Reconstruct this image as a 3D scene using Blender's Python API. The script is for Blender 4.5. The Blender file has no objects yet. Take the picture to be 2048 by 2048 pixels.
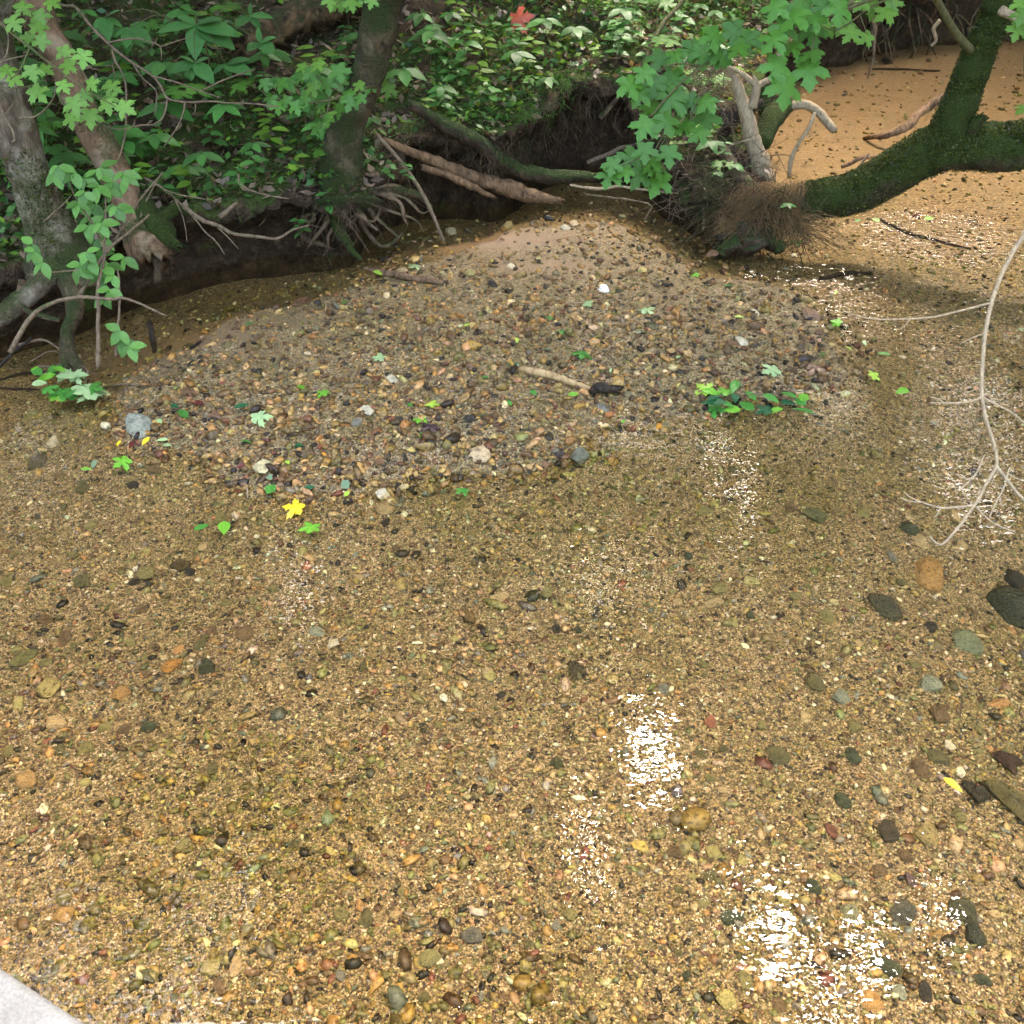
import bpy, math, random
import numpy as np
from mathutils import Matrix, Vector

random.seed(7)
RNG = np.random.default_rng(7)
scene = bpy.context.scene

# ------------------------------------------------------------------ camera
CAM_H, PITCH, FPX = 2.4, math.radians(38.0), 2010.0      # photograph is 2048 px square
cam_data = bpy.data.cameras.new("camera")
cam = bpy.data.objects.new("camera", cam_data)
scene.collection.objects.link(cam)
cam.location = (0, 0, CAM_H)
cam.rotation_euler = (math.radians(90) - PITCH, 0, 0)
cam_data.sensor_fit = 'HORIZONTAL'
cam_data.sensor_width = 36.0
cam_data.lens = 36.0 * FPX / 2048.0
cam_data.clip_start = 0.05
cam_data.clip_end = 400
scene.camera = cam

# ------------------------------------------------------------------ light
SUN_EL, SUN_AZ = 58.0, 18.0          # azimuth clockwise from +Y (view direction)
world = bpy.data.worlds.new("World")
scene.world = world
world.use_nodes = True
wn = world.node_tree
wn.nodes.clear()
sky = wn.nodes.new("ShaderNodeTexSky")
sky.sky_type = 'NISHITA'
sky.sun_disc = False
sky.sun_elevation = math.radians(SUN_EL)
sky.sun_rotation = math.radians(SUN_AZ)
sky.air_density = 1.5
sky.dust_density = 9.0
sky.ozone_density = 2.0
bg = wn.nodes.new("ShaderNodeBackground")
bg.inputs["Strength"].default_value = 0.15
wo = wn.nodes.new("ShaderNodeOutputWorld")
wn.links.new(sky.outputs[0], bg.inputs[0])
wn.links.new(bg.outputs[0], wo.inputs[0])

sun_data = bpy.data.lights.new("sun", 'SUN')
sun_data.energy = 0.5
sun_data.angle = math.radians(24)
sun_data.color = (1.0, 0.96, 0.9)
sun = bpy.data.objects.new("sun", sun_data)
scene.collection.objects.link(sun)
_e, _a = math.radians(SUN_EL), math.radians(SUN_AZ)
_sd = Vector((math.sin(_a) * math.cos(_e), math.cos(_a) * math.cos(_e), math.sin(_e)))
sun.rotation_euler = _sd.to_track_quat('Z', 'Y').to_euler()
sun.location = (0, -5, 12)

scene.view_settings.view_transform = 'Standard'
scene.view_settings.look = 'None'
scene.view_settings.exposure = 3.8
scene.view_settings.gamma = 1.0
scene.view_settings.use_curve_mapping = False
scene.render.engine = 'CYCLES'
scene.cycles.use_denoising = True
scene.cycles.max_bounces = 5
scene.cycles.use_adaptive_sampling = True
scene.cycles.adaptive_threshold = 0.03
scene.cycles.transparent_max_bounces = 12
scene.cycles.caustics_reflective = False
scene.cycles.caustics_refractive = False

# ------------------------------------------------------------------ pixel -> world helpers
CP, SP = math.cos(PITCH), math.sin(PITCH)
C0 = np.array([0, 0, CAM_H])

def ray(px, py):
    u, v = (px - 1024.0) / FPX, (1024.0 - py) / FPX
    return np.array([u, CP + v * SP, -SP + v * CP])

def PD(px, py, depth):                  # point at a depth along the optical axis
    return C0 + ray(px, py) * depth

def PY(px, py, y):                      # point on the ray at world y
    d = ray(px, py)
    return C0 + d * (y / d[1])

def G(px, py, z=0.0):                   # point on the ray at world height z
    d = ray(px, py)
    return C0 + d * ((z - CAM_H) / d[2])

def project(p):
    p = np.asarray(p, float) - C0
    x = p[..., 0]
    d = p[..., 1] * CP - p[..., 2] * SP
    v = p[..., 1] * SP + p[..., 2] * CP
    return 1024 + FPX * x / d, 1024 - FPX * v / d, d

# ------------------------------------------------------------------ noise
def _hash(ix, iy, iz, seed):
    h = (ix.astype(np.int64) * 374761393 + iy.astype(np.int64) * 668265263 + iz.astype(np.int64) * 2147483647 + seed * 1274126177) & 0xffffffff
    h = ((h ^ (h >> 13)) * 1274126177) & 0xffffffff
    h = h ^ (h >> 16)
    return (h & 0xffffff) / float(0xffffff)

def vnoise(P, seed=0):
    P = np.asarray(P, float)
    I = np.floor(P).astype(np.int64)
    F = P - I
    F = F * F * (3 - 2 * F)
    out = 0
    for dx in (0, 1):
        wx = F[:, 0] if dx else 1 - F[:, 0]
        for dy in (0, 1):
            wy = F[:, 1] if dy else 1 - F[:, 1]
            for dz in (0, 1):
                wz = F[:, 2] if dz else 1 - F[:, 2]
                out = out + wx * wy * wz * _hash(I[:, 0] + dx, I[:, 1] + dy, I[:, 2] + dz, seed)
    return out * 2 - 1

def fbm(P, scale, octaves=3, seed=0):
    P = np.asarray(P, float)
    if P.shape[1] == 2:
        P = np.hstack([P, np.zeros((len(P), 1))])
    out, amp = 0, 1.0
    for k in range(octaves):
        out = out + amp * vnoise(P * scale * 2 ** k + 17.3 * k, seed + k)
        amp *= 0.5
    return out

def smooth(a, b, x):
    t = np.clip((x - a) / (b - a), 0, 1)
    return t * t * (3 - 2 * t)

# ------------------------------------------------------------------ object helpers
COL = scene.collection

def mesh_np(name, V, F, mat=None, cols=None, shade=True):
    V = np.ascontiguousarray(V, dtype=np.float32)
    F = np.ascontiguousarray(F, dtype=np.int32)
    me = bpy.data.meshes.new(name)
    n, k = F.shape
    me.vertices.add(len(V))
    me.vertices.foreach_set("co", V.ravel())
    me.loops.add(n * k)
    me.loops.foreach_set("vertex_index", F.ravel())
    me.polygons.add(n)
    me.polygons.foreach_set("loop_start", np.arange(0, n * k, k, dtype=np.int32))
    me.polygons.foreach_set("loop_total", np.full(n, k, dtype=np.int32))
    if shade:
        me.polygons.foreach_set("use_smooth", np.ones(n, dtype=bool))
    if cols is not None:
        a = me.color_attributes.new("Col", 'FLOAT_COLOR', 'POINT')
        c4 = np.ones((len(V), 4), dtype=np.float32)
        c4[:, :3] = cols
        a.data.foreach_set("color", c4.ravel())
    me.update(calc_edges=True)
    me.validate()
    if mat:
        me.materials.append(mat)
    return me

def link(name, me, parent=None, loc=None, matrix=None):
    o = bpy.data.objects.new(name, me)
    COL.objects.link(o)
    if matrix is not None:
        o.matrix_world = matrix
    if loc is not None:
        o.location = loc
    if parent is not None:
        o.parent = parent
        o.matrix_parent_inverse = PINV[parent.name]
    return o

PINV = {}

def empty(name, loc, label, cat, group=None):
    o = bpy.data.objects.new(name, None)
    COL.objects.link(o)
    o.location = tuple(float(a) for a in loc)
    o.empty_display_size = 0.05
    PINV[o.name] = Matrix.Translation(o.location).inverted()
    tag(o, label, cat, group)
    return o

def tag(o, label=None, cat=None, group=None, kind=None):
    if label: o["label"] = label
    if cat: o["category"] = cat
    if group: o["group"] = group
    if kind: o["kind"] = kind
    return o

def own_parent(o):
    """register a mesh part as a possible parent of sub-parts (object at identity)"""
    PINV[o.name] = Matrix.Identity(4)
    return o

def catmull(pts, n):
    P = np.asarray(pts, float)
    if len(P) == 2:
        t = np.linspace(0, 1, n)[:, None]
        return P[0] * (1 - t) + P[1] * t
    Q = np.vstack([2 * P[0] - P[1], P, 2 * P[-1] - P[-2]])
    m = len(P) - 1
    ts = np.linspace(0, m, n)
    i = np.minimum(ts.astype(int), m - 1)
    t = (ts - i)[:, None]
    a, b, c, d = Q[i], Q[i + 1], Q[i + 2], Q[i + 3]
    return 0.5 * ((2 * b) + (-a + c) * t + (2 * a - 5 * b + 4 * c - d) * t ** 2 + (-a + 3 * b - 3 * c + d) * t ** 3)

class MB:
    """collects quads / triangles (as quads with a repeated corner avoided: tris and quads kept apart)"""
    def __init__(self):
        self.V, self.F, self.C, self.n = [], [], [], 0
    def add(self, V, F, col=None):
        V = np.asarray(V, float)
        self.V.append(V)
        self.F.extend([tuple(int(i) + self.n for i in f) for f in F])
        self.C.append(np.tile(np.array(col if col is not None else (1, 1, 1), float), (len(V), 1)))
        self.n += len(V)
    def mesh(self, name, mat, shade=True, cols=False):
        me = bpy.data.meshes.new(name)
        V = np.vstack(self.V)
        me.from_pydata([tuple(v) for v in V], [], self.F)
        if shade:
            me.polygons.foreach_set("use_smooth", np.ones(len(me.polygons), dtype=bool))
        if cols:
            a = me.color_attributes.new("Col", 'FLOAT_COLOR', 'POINT')
            c4 = np.ones((len(V), 4), dtype=np.float32)
            c4[:, :3] = np.vstack(self.C)
            a.data.foreach_set("color", c4.ravel())
        me.update()
        me.materials.append(mat)
        return me
    def build(self, name, mat, parent=None, shade=True, cols=False):
        return link(name, self.mesh(name, mat, shade, cols), parent)

def tube(mb, pts, radii, sides=8, rings=None, rough=0.0, rscale=8.0, seed=0, flat=1.0, col=None, jag=False, wob=0.0):
    """a tapered limb through pts; radii per control point"""
    pts = np.asarray(pts, float)
    L = np.sum(np.linalg.norm(np.diff(pts, axis=0), axis=1))
    if rings is None:
        rings = max(len(pts) * 2, int(L / 0.04) + 2)
    S = catmull(pts, rings)
    if wob:
        S = S + np.stack([fbm(S, 9.0, 2, seed + 11 + k) for k in range(3)], 1) * wob * np.linspace(0, 1, rings)[:, None] ** 0.3
    R = np.interp(np.linspace(0, 1, rings), np.linspace(0, 1, len(radii)), radii)
    T = np.gradient(S, axis=0)
    T /= np.linalg.norm(T, axis=1)[:, None] + 1e-9
    ref = np.array([0, 0, 1.0]) if abs(T[0][2]) < 0.9 else np.array([1.0, 0, 0])
    N = np.cross(T[0], ref); N /= np.linalg.norm(N)
    ang = np.linspace(0, 2 * math.pi, sides, endpoint=False)
    V = np.zeros((rings, sides, 3))
    for i in range(rings):
        N = N - T[i] * np.dot(N, T[i]); N /= np.linalg.norm(N) + 1e-9
        B = np.cross(T[i], N)
        V[i] = S[i] + R[i] * (np.cos(ang)[:, None] * N + flat * np.sin(ang)[:, None] * B)
    if rough > 0:
        flatV = V.reshape(-1, 3)
        nz = fbm(flatV, rscale, 3, seed).reshape(rings, sides)
        ridge = np.abs(fbm(flatV * np.array([1, 1, 0.25]), rscale * 2.3, 2, seed + 5)).reshape(rings, sides)
        V += (V - S[:, None, :]) * (nz * rough + (ridge - 0.4) * rough * 0.6)[:, :, None]
    if jag:
        V[-1] += T[-1] * (RNG.random((sides, 1)) * R[-1] * 2.5)
        V[0] -= T[0] * (RNG.random((sides, 1)) * R[0] * 1.5)
    F = []
    for i in range(rings - 1):
        for j in range(sides):
            k = (j + 1) % sides
            F.append((i * sides + j, i * sides + k, (i + 1) * sides + k, (i + 1) * sides + j))
    VV = np.vstack([V.reshape(-1, 3), S[0] - T[0] * R[0] * 0.3, S[-1] + T[-1] * R[-1] * 0.3])
    a, b = rings * sides, rings * sides + 1
    for j in range(sides):
        k = (j + 1) % sides
        F.append((a, k, j))
        F.append((b, (rings - 1) * sides + j, (rings - 1) * sides + k))
    mb.add(VV, F, col)
    return S

def pxr(w, p):                     # half of a width in photo pixels -> radius at point p
    return 0.5 * w * project(p)[2] / FPX

# ------------------------------------------------------------------ materials
def new_mat(name):
    m = bpy.data.materials.new(name)
    m.use_nodes = True
    nt = m.node_tree
    nt.nodes.clear()
    out = nt.nodes.new("ShaderNodeOutputMaterial")
    return m, nt, out

def nd(nt, typ, **kw):
    n = nt.nodes.new(typ)
    for k, v in kw.items():
        if k.startswith("i_"):
            key = k[2:].replace("_", " ")
            if key not in n.inputs: key = k[2:]
            inp = n.inputs[int(k[2:])] if k[2:].isdigit() else n.inputs[key]
            if hasattr(v, "is_output"):
                nt.links.new(v, inp)
            else:
                inp.default_value = v
        else:
            setattr(n, k, v)
    return n

def rgb(c):
    return (c[0], c[1], c[2], 1.0)

def ramp(nt, fac, stops, interp='LINEAR'):
    r = nt.nodes.new("ShaderNodeValToRGB")
    r.color_ramp.interpolation = interp
    e = r.color_ramp.elements
    while len(e) < len(stops):
        e.new(0.5)
    for el, (p, c) in zip(e, stops):
        el.position = p
        el.color = rgb(c) if len(c) == 3 else c
    nt.links.new(fac, r.inputs[0])
    return r.outputs[0]

def mixc(nt, fac, a, b, mode='MIX'):
    m = nt.nodes.new("ShaderNodeMix")
    m.data_type = 'RGBA'
    m.blend_type = mode
    for sock, v in ((m.inputs[0], fac), (m.inputs[6], a), (m.inputs[7], b)):
        if hasattr(v, "is_output"):
            nt.links.new(v, sock)
        elif isinstance(v, (int, float)):
            sock.default_value = v
        else:
            sock.default_value = rgb(v)
    return m.outputs[2]

def math_n(nt, op, a, b=None, clamp=False):
    m = nt.nodes.new("ShaderNodeMath")
    m.operation = op
    m.use_clamp = clamp
    for s, v in ((m.inputs[0], a), (m.inputs[1], b)):
        if v is None: continue
        if hasattr(v, "is_output"): nt.links.new(v, s)
        else: s.default_value = v
    return m.outputs[0]

def noise_n(nt, vec, scale, detail=4.0, rough=0.6, dist=0.0):
    n = nd(nt, "ShaderNodeTexNoise", i_Scale=scale, i_Detail=detail, i_Roughness=rough, i_Distortion=dist)
    nt.links.new(vec, n.inputs["Vector"])
    return n.outputs[0]

def principled(nt, out, **kw):
    p = nd(nt, "ShaderNodeBsdfPrincipled", **kw)
    nt.links.new(p.outputs[0], out.inputs[0])
    return p

def bump_n(nt, h, strength, dist):
    b = nd(nt, "ShaderNodeBump", i_Strength=strength, i_Distance=dist)
    nt.links.new(h, b.inputs["Height"])
    return b.outputs[0]

def map_scale(nt, vec, s):
    m = nd(nt, "ShaderNodeMapping")
    m.inputs["Scale"].default_value = s
    nt.links.new(vec, m.inputs["Vector"])
    return m.outputs[0]

def mat_bark(name, dark, light, moss, moss_amt, up=0.5, scale=22.0, patch=None, rough=0.85, bump=0.6):
    warm = lambda c: (c[0] * 1.06, c[1] * .95, c[2] * .80)
    dark, light, patch = warm(dark), warm(light), warm(patch) if patch else None
    m, nt, out = new_mat(name)
    tc = nd(nt, "ShaderNodeTexCoord").outputs["Object"]
    st = map_scale(nt, tc, (1, 1, 0.35))
    n1 = noise_n(nt, st, scale, 4, 0.7, 0.4)
    n2 = noise_n(nt, tc, 5.0, 1, 0.6)
    base = ramp(nt, n1, [(0.3, dark), (0.68, light)])
    if patch:
        n3 = noise_n(nt, tc, 7.0, 2, 0.65)
        base = mixc(nt, ramp(nt, n3, [(0.5, (0, 0, 0)), (0.6, (1, 1, 1))]), base, patch)
    nz = nd(nt, "ShaderNodeSeparateXYZ")
    nt.links.new(nd(nt, "ShaderNodeNewGeometry").outputs["Normal"], nz.inputs[0])
    f = math_n(nt, 'ADD', math_n(nt, 'MULTIPLY', nz.outputs[2], up), n2)
    n4 = noise_n(nt, tc, 60.0, 1, 0.7)
    f = math_n(nt, 'ADD', f, math_n(nt, 'MULTIPLY', n4, 0.35))
    lo = 1.05 - moss_amt
    mf = ramp(nt, f, [(max(0.0, lo - 0.12), (0, 0, 0)), (min(1.0, lo + 0.15), (1, 1, 1))])
    n5 = noise_n(nt, tc, 130.0, 1, 0.7)
    mc = mixc(nt, n5, tuple(a * 0.45 for a in moss), tuple(min(1, a * 1.55) for a in moss))
    colr = mixc(nt, mf, base, mc)
    h = math_n(nt, 'ADD', n1, math_n(nt, 'MULTIPLY', math_n(nt, 'MULTIPLY', n5, mf), 0.8))
    principled(nt, out, i_Base_Color=colr, i_Roughness=rough, i_Normal=bump_n(nt, h, min(1.0, bump * 1.4), 0.03)).inputs['Specular IOR Level'].default_value = 0.25
    return m

def mat_leaf(name, col, var=0.35, trans=0.32, gloss=0.42, attr=False, tint2=None):
    m, nt, out = new_mat(name)
    if attr:
        base = nd(nt, "ShaderNodeAttribute", attribute_name="Col").outputs["Color"]
    else:
        r = nd(nt, "ShaderNodeObjectInfo").outputs["Random"]
        lo = tuple(c * (1 - var) for c in col)
        hi = tuple(min(1, c * (1 + var)) for c in col)
        if tint2:
            hi = tint2
        base = mixc(nt, r, lo, hi)
    if not attr:
        tc = nd(nt, "ShaderNodeTexCoord").outputs["Object"]
        n = noise_n(nt, tc, 5.0, 1, 0.6)
        base = mixc(nt, 0.5, base, ramp(nt, n, [(0.3, (0.72, 0.72, 0.72)), (0.7, (1.2, 1.2, 1.2))]), 'MULTIPLY')
    p = nd(nt, "ShaderNodeBsdfPrincipled", i_Base_Color=base, i_Roughness=gloss)
    p.inputs["Specular IOR Level"].default_value = 0.35
    t = nd(nt, "ShaderNodeBsdfTranslucent")
    nt.links.new(mixc(nt, 1.0, base, (1.35, 1.3, 0.4), 'MULTIPLY'), t.inputs[0])
    mx = nd(nt, "ShaderNodeMixShader")
    mx.inputs[0].default_value = trans
    nt.links.new(p.outputs[0], mx.inputs[1])
    nt.links.new(t.outputs[0], mx.inputs[2])
    nt.links.new(mx.outputs[0], out.inputs[0])
    return m

def mat_stone(name, attr=True, rough=0.38):
    m, nt, out = new_mat(name)
    if attr:
        base = nd(nt, "ShaderNodeAttribute", attribute_name="Col").outputs["Color"]
    else:
        base = nd(nt, "ShaderNodeObjectInfo").outputs["Color"]
    tc = nd(nt, "ShaderNodeTexCoord").outputs["Object"]
    if attr:
        v = tc
        n1 = noise_n(nt, v, 70.0, 2, 0.65)
        n2 = n1
    else:
        oi = nd(nt, "ShaderNodeObjectInfo").outputs["Random"]
        add = nd(nt, "ShaderNodeVectorMath", operation='ADD')
        nt.links.new(tc, add.inputs[0])
        cmb = nd(nt, "ShaderNodeCombineXYZ")
        nt.links.new(math_n(nt, 'MULTIPLY', oi, 40.0), cmb.inputs[0])
        nt.links.new(cmb.outputs[0], add.inputs[1])
        v = add.outputs[0]
        n1 = noise_n(nt, v, 1.6, 3, 0.7)
        n2 = noise_n(nt, v, 9.0, 2, 0.65)
    c = mixc(nt, 1.0, base, ramp(nt, n1, [(0.28, (0.5, 0.47, 0.42)), (0.5, (1, 1, 1)), (0.75, (1.3, 1.22, 1.05))]), 'MULTIPLY')
    c = mixc(nt, 1.0, c, ramp(nt, n2, [(0.3, (0.55, 0.52, 0.48)), (0.48, (1, 1, 1)), (0.8, (1.15, 1.15, 1.1))]), 'MULTIPLY')
    if not attr:
        n3 = noise_n(nt, v, 5.5, 1, 0.5)
        c = mixc(nt, ramp(nt, n3, [(0.30, (1, 1, 1)), (0.36, (0, 0, 0))]), c, mixc(nt, 1.0, c, (.3, .28, .24), 'MULTIPLY'))
    principled(nt, out, i_Base_Color=c, i_Roughness=rough, i_Normal=bump_n(nt, n1 if attr else n2, 0.45, 0.003 if attr else 0.16)).inputs['Specular IOR Level'].default_value = 0.28
    return m
# ------------------------------------------------------------------ terrain functions
LIP = [(-9, 0.6, .45), (-6, 2.4, .45), (-4, 3.55, .42), (-3, 4.1, .40), (-2.45, 4.42, .40), (-1.95, 4.85, .40), (-1.52, 5.18, .42),
       (-1.2, 5.27, .42), (-.87, 5.3, .42), (-.70, 5.6, .45), (-.58, 6.0, .50), (-.30, 6.12, .47), (-.05, 6.18, .45), (.2, 6.45, .52),
       (.40, 6.75, .60), (.70, 6.80, .58), (.90, 6.45, .40), (1.02, 6.05, .28), (1.17, 5.72, .20), (1.36, 5.62, .16), (1.52, 5.75, .18),
       (1.56, 6.25, .26), (1.62, 7.0, .36), (1.78, 7.8, .42), (2.2, 8.7, .36), (2.75, 9.35, .42), (3.5, 9.95, .62), (4.6, 10.5, .75),
       (6, 11.2, .8), (9, 12.4, .8), (14, 13.5, .8)]
LIPS = catmull(np.array(LIP), 620)
LXY, LH = LIPS[:, :2], LIPS[:, 2]

def inside_poly(P, poly):
    x, y = P[:, 0], P[:, 1]
    ins = np.zeros(len(P), bool)
    n = len(poly)
    j = n - 1
    for i in range(n):
        xi, yi = poly[i]; xj, yj = poly[j]
        if yi != yj:
            c = ((yi > y) != (yj > y)) & (x < (xj - xi) * (y - yi) / (yj - yi) + xi)
            ins ^= c
        j = i
    return ins

BANK_POLY = [tuple(p) for p in LXY[::6]] + [(14, 40), (-14, 40)]

def nearest_seg(P, L):
    """distance to polyline L and index of nearest sample"""
    out_d = np.empty(len(P)); out_i = np.empty(len(P), int)
    for s in range(0, len(P), 4000):
        q = P[s:s + 4000]
        D = (q[:, None, 0] - L[None, :, 0]) ** 2 + (q[:, None, 1] - L[None, :, 1]) ** 2
        k = D.argmin(1)
        out_i[s:s + 4000] = k
        out_d[s:s + 4000] = np.sqrt(D[np.arange(len(q)), k])
    return out_d, out_i

def bank_d(P):
    P = np.asarray(P, float)[:, :2]
    d, i = nearest_seg(P, LXY)
    ins = inside_poly(P, BANK_POLY)
    return np.where(ins, d, -d), LH[i]

def hill_z(P, d=None, h=None):
    P = np.asarray(P, float)[:, :2]
    if d is None:
        d, h = bank_d(P)
    dd = np.maximum(d, 0)
    return h + 0.10 * np.minimum(dd, .6) + 0.30 * np.maximum(dd - .5, 0) + 0.02 * np.maximum(dd - 2, 0) ** 1.3 \
        + 0.045 * fbm(P, 1.7, 3, 31) * smooth(0, .8, dd) + 0.012 * fbm(P, 8.0, 2, 32)

BAR_PX = [(250, 800), (330, 735), (450, 650), (600, 590), (720, 545), (800, 510), (900, 480), (1000, 462), (1090, 447), (1200, 440),
          (1290, 452), (1390, 500), (1480, 555), (1570, 590), (1660, 640), (1705, 690), (1680, 745), (1600, 790), (1480, 815), (1340, 830),
          (1230, 850), (1180, 905), (1080, 930), (950, 940), (800, 965), (690, 985), (590, 965), (480, 950), (380, 900), (280, 870)]
BAR = np.array([G(*p)[:2] for p in BAR_PX])
BARL = catmull(np.vstack([BAR, BAR[:1]]), 300)

def bed_z(P):
    P = np.asarray(P, float)[:, :2]
    d, i = nearest_seg(P, BARL)
    sd = np.where(inside_poly(P, [tuple(p) for p in BAR]), d, -d)
    bd, _ = bank_d(P)
    x, y = P[:, 0], P[:, 1]
    z = -0.065 + 0.014 * fbm(P, 1.3, 2, 3) + 0.008 * fbm(P, 5.0, 2, 4)
    z += smooth(-.45, .30, sd) * (0.105 + 0.012 * fbm(P, 2.2, 2, 5))
    z += smooth(.2, .9, sd) * 0.02
    z += 0.022 * fbm(P, 3.6, 3, 6) * smooth(-.6, -.1, sd) * smooth(.5, .0, sd)
    z -= 0.045 * smooth(-.75, -.1, bd) * (y < 7.2)                       # channel under the bank
    z -= 0.055 * smooth(1.2, 2.2, x - 0.15 * (y - 3)) * smooth(7.2, 6.2, y) # the run at the right
    z -= 0.10 * np.exp(-(((x - 2.05) / .45) ** 2 + ((y - 2.55) / .35) ** 2)) # pool
    z += 0.02 * smooth(7, 9, y)
    return z

def sand_amt(P):
    P = np.asarray(P, float)[:, :2]
    x, y = P[:, 0], P[:, 1]
    up = smooth(6.0, 7.6, y) * smooth(1.2, 1.6, x)
    g = G(990, 485)
    a = np.exp(-(((x - g[0]) / .42) ** 2 + ((y - g[1]) / .16) ** 2))
    g = G(1110, 545)
    b = .7 * np.exp(-(((x - g[0]) / .35) ** 2 + ((y - g[1]) / .12) ** 2))
    g = G(430, 700); c = .6 * np.exp(-(((x - g[0] + .2) / .5) ** 2 + ((y - g[1] - .1) / .2) ** 2))
    return np.clip(up * 0.5 + 1.25 * a + b + c, 0, 1)

def ground_z(P):
    P = np.asarray(P, float)
    d, h = bank_d(P)
    return np.where(d > 0, hill_z(P, d, h), bed_z(P))

def hit(px, py, tmin=3.0, tmax=17):
    d = ray(px, py)
    t = np.linspace(tmin, tmax, 260)
    P = C0 + d[None] * t[:, None]
    z = ground_z(P)
    k = np.argmax(P[:, 2] < z)
    if k == 0:
        return P[-1]
    t = np.linspace(t[k - 1], t[k], 30)
    P = C0 + d[None] * t[:, None]
    z = ground_z(P)
    k = np.argmax(P[:, 2] <= z)
    return np.array([P[k, 0], P[k, 1], z[k]])

def bedhit(px, py):
    p = G(px, py)
    for _ in range(4):
        z = float(bed_z(p[None])[0])
        p = G(px, py, z)
    return p

# ------------------------------------------------------------------ setting materials
def mat_bed():
    m, nt, out = new_mat("creek_bed_grit")
    tc = nd(nt, "ShaderNodeTexCoord").outputs["Object"]
    pal = [(0.0, (.05, .032, .016)), (0.10, (.16, .095, .042)), (0.26, (.30, .20, .08)), (0.45, (.40, .27, .115)), (0.62, (.26, .195, .075)),
           (0.74, (.52, .36, .18)), (0.86, (.22, .17, .07)), (0.95, (.62, .48, .28))]
    v1 = nd(nt, "ShaderNodeTexVoronoi", i_Scale=165.0)
    v2 = nd(nt, "ShaderNodeTexVoronoi", i_Scale=85.0)
    for v in (v1, v2): nt.links.new(tc, v.inputs["Vector"])
    s1 = nd(nt, "ShaderNodeSeparateColor"); nt.links.new(v1.outputs["Color"], s1.inputs[0])
    s2 = nd(nt, "ShaderNodeSeparateColor"); nt.links.new(v2.outputs["Color"], s2.inputs[0])
    c1 = ramp(nt, s1.outputs[0], pal, 'CONSTANT')
    c2 = ramp(nt, s2.outputs[0], pal, 'CONSTANT')
    big = ramp(nt, s2.outputs[1], [(0.62, (0, 0, 0)), (0.64, (1, 1, 1))])
    c = mixc(nt, big, c1, c2)
    gap = ramp(nt, v1.outputs["Distance"], [(0.2, (1, 1, 1)), (0.7, (.28, .24, .19))])  # shade between grit grains, painted into the colour
    c = mixc(nt, 0.9, c, gap, 'MULTIPLY')
    n1 = noise_n(nt, tc, 2.2, 1, 0.6)
    c = mixc(nt, ramp(nt, n1, [(0.42, (0, 0, 0)), (0.7, (.55, .55, .55))]), c, mixc(nt, 1.0, c, (.75, .80, .45), 'MULTIPLY'))
    at = nd(nt, "ShaderNodeAttribute", attribute_name="Col")
    sa = nd(nt, "ShaderNodeSeparateColor"); nt.links.new(at.outputs["Color"], sa.inputs[0])
    n2 = noise_n(nt, tc, 420.0, 2, 0.7)
    n3 = noise_n(nt, tc, 9.0, 2, 0.65)
    sand = mixc(nt, ramp(nt, n2, [(0.35, (0, 0, 0)), (0.65, (1, 1, 1))]), (.12, .072, .038), (.42, .285, .165))
    sand = mixc(nt, ramp(nt, n3, [(0.35, (0, 0, 0)), (0.7, (1, 1, 1))]), sand, mixc(nt, 1.0, sand, (1.02, .90, .78), 'MULTIPLY'))
    c = mixc(nt, sa.outputs[0], c, sand)
    h = math_n(nt, 'SUBTRACT', 1.0, v1.outputs["Distance"])
    principled(nt, out, i_Base_Color=c, i_Roughness=0.55, i_Normal=bump_n(nt, h, 0.8, 0.006))
    return m

def mat_soil():
    m, nt, out = new_mat("bank_soil")
    tc = nd(nt, "ShaderNodeTexCoord").outputs["Object"]
    n1 = noise_n(nt, tc, 14.0, 4, 0.7)
    n2 = noise_n(nt, tc, 3.0, 2, 0.65)
    n3 = noise_n(nt, tc, 80.0, 2, 0.7)
    c = ramp(nt, n1, [(0.3, (.016, .010, .006)), (0.55, (.052, .033, .018)), (0.75, (.12, .08, .045))])
    c = mixc(nt, 0.6, c, ramp(nt, n3, [(0.3, (.5, .5, .5)), (0.7, (1.4, 1.35, 1.25))]), 'MULTIPLY')
    nz = nd(nt, "ShaderNodeSeparateXYZ"); nt.links.new(nd(nt, "ShaderNodeNewGeometry").outputs["Normal"], nz.inputs[0])
    f = math_n(nt, 'ADD', n2, math_n(nt, 'MULTIPLY', nz.outputs[2], 0.22))
    f = math_n(nt, 'ADD', f, math_n(nt, 'MULTIPLY', n3, 0.2))
    moss = mixc(nt, n3, (.012, .022, .005), (.07, .10, .018))
    c = mixc(nt, ramp(nt, f, [(0.74, (0, 0, 0)), (0.86, (1, 1, 1))]), c, moss)
    h = math_n(nt, 'ADD', n1, math_n(nt, 'MULTIPLY', n3, 0.35))
    principled(nt, out, i_Base_Color=c, i_Roughness=0.9, i_Normal=bump_n(nt, h, 1.0, 0.05)).inputs['Specular IOR Level'].default_value = 0.15
    return m

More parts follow.
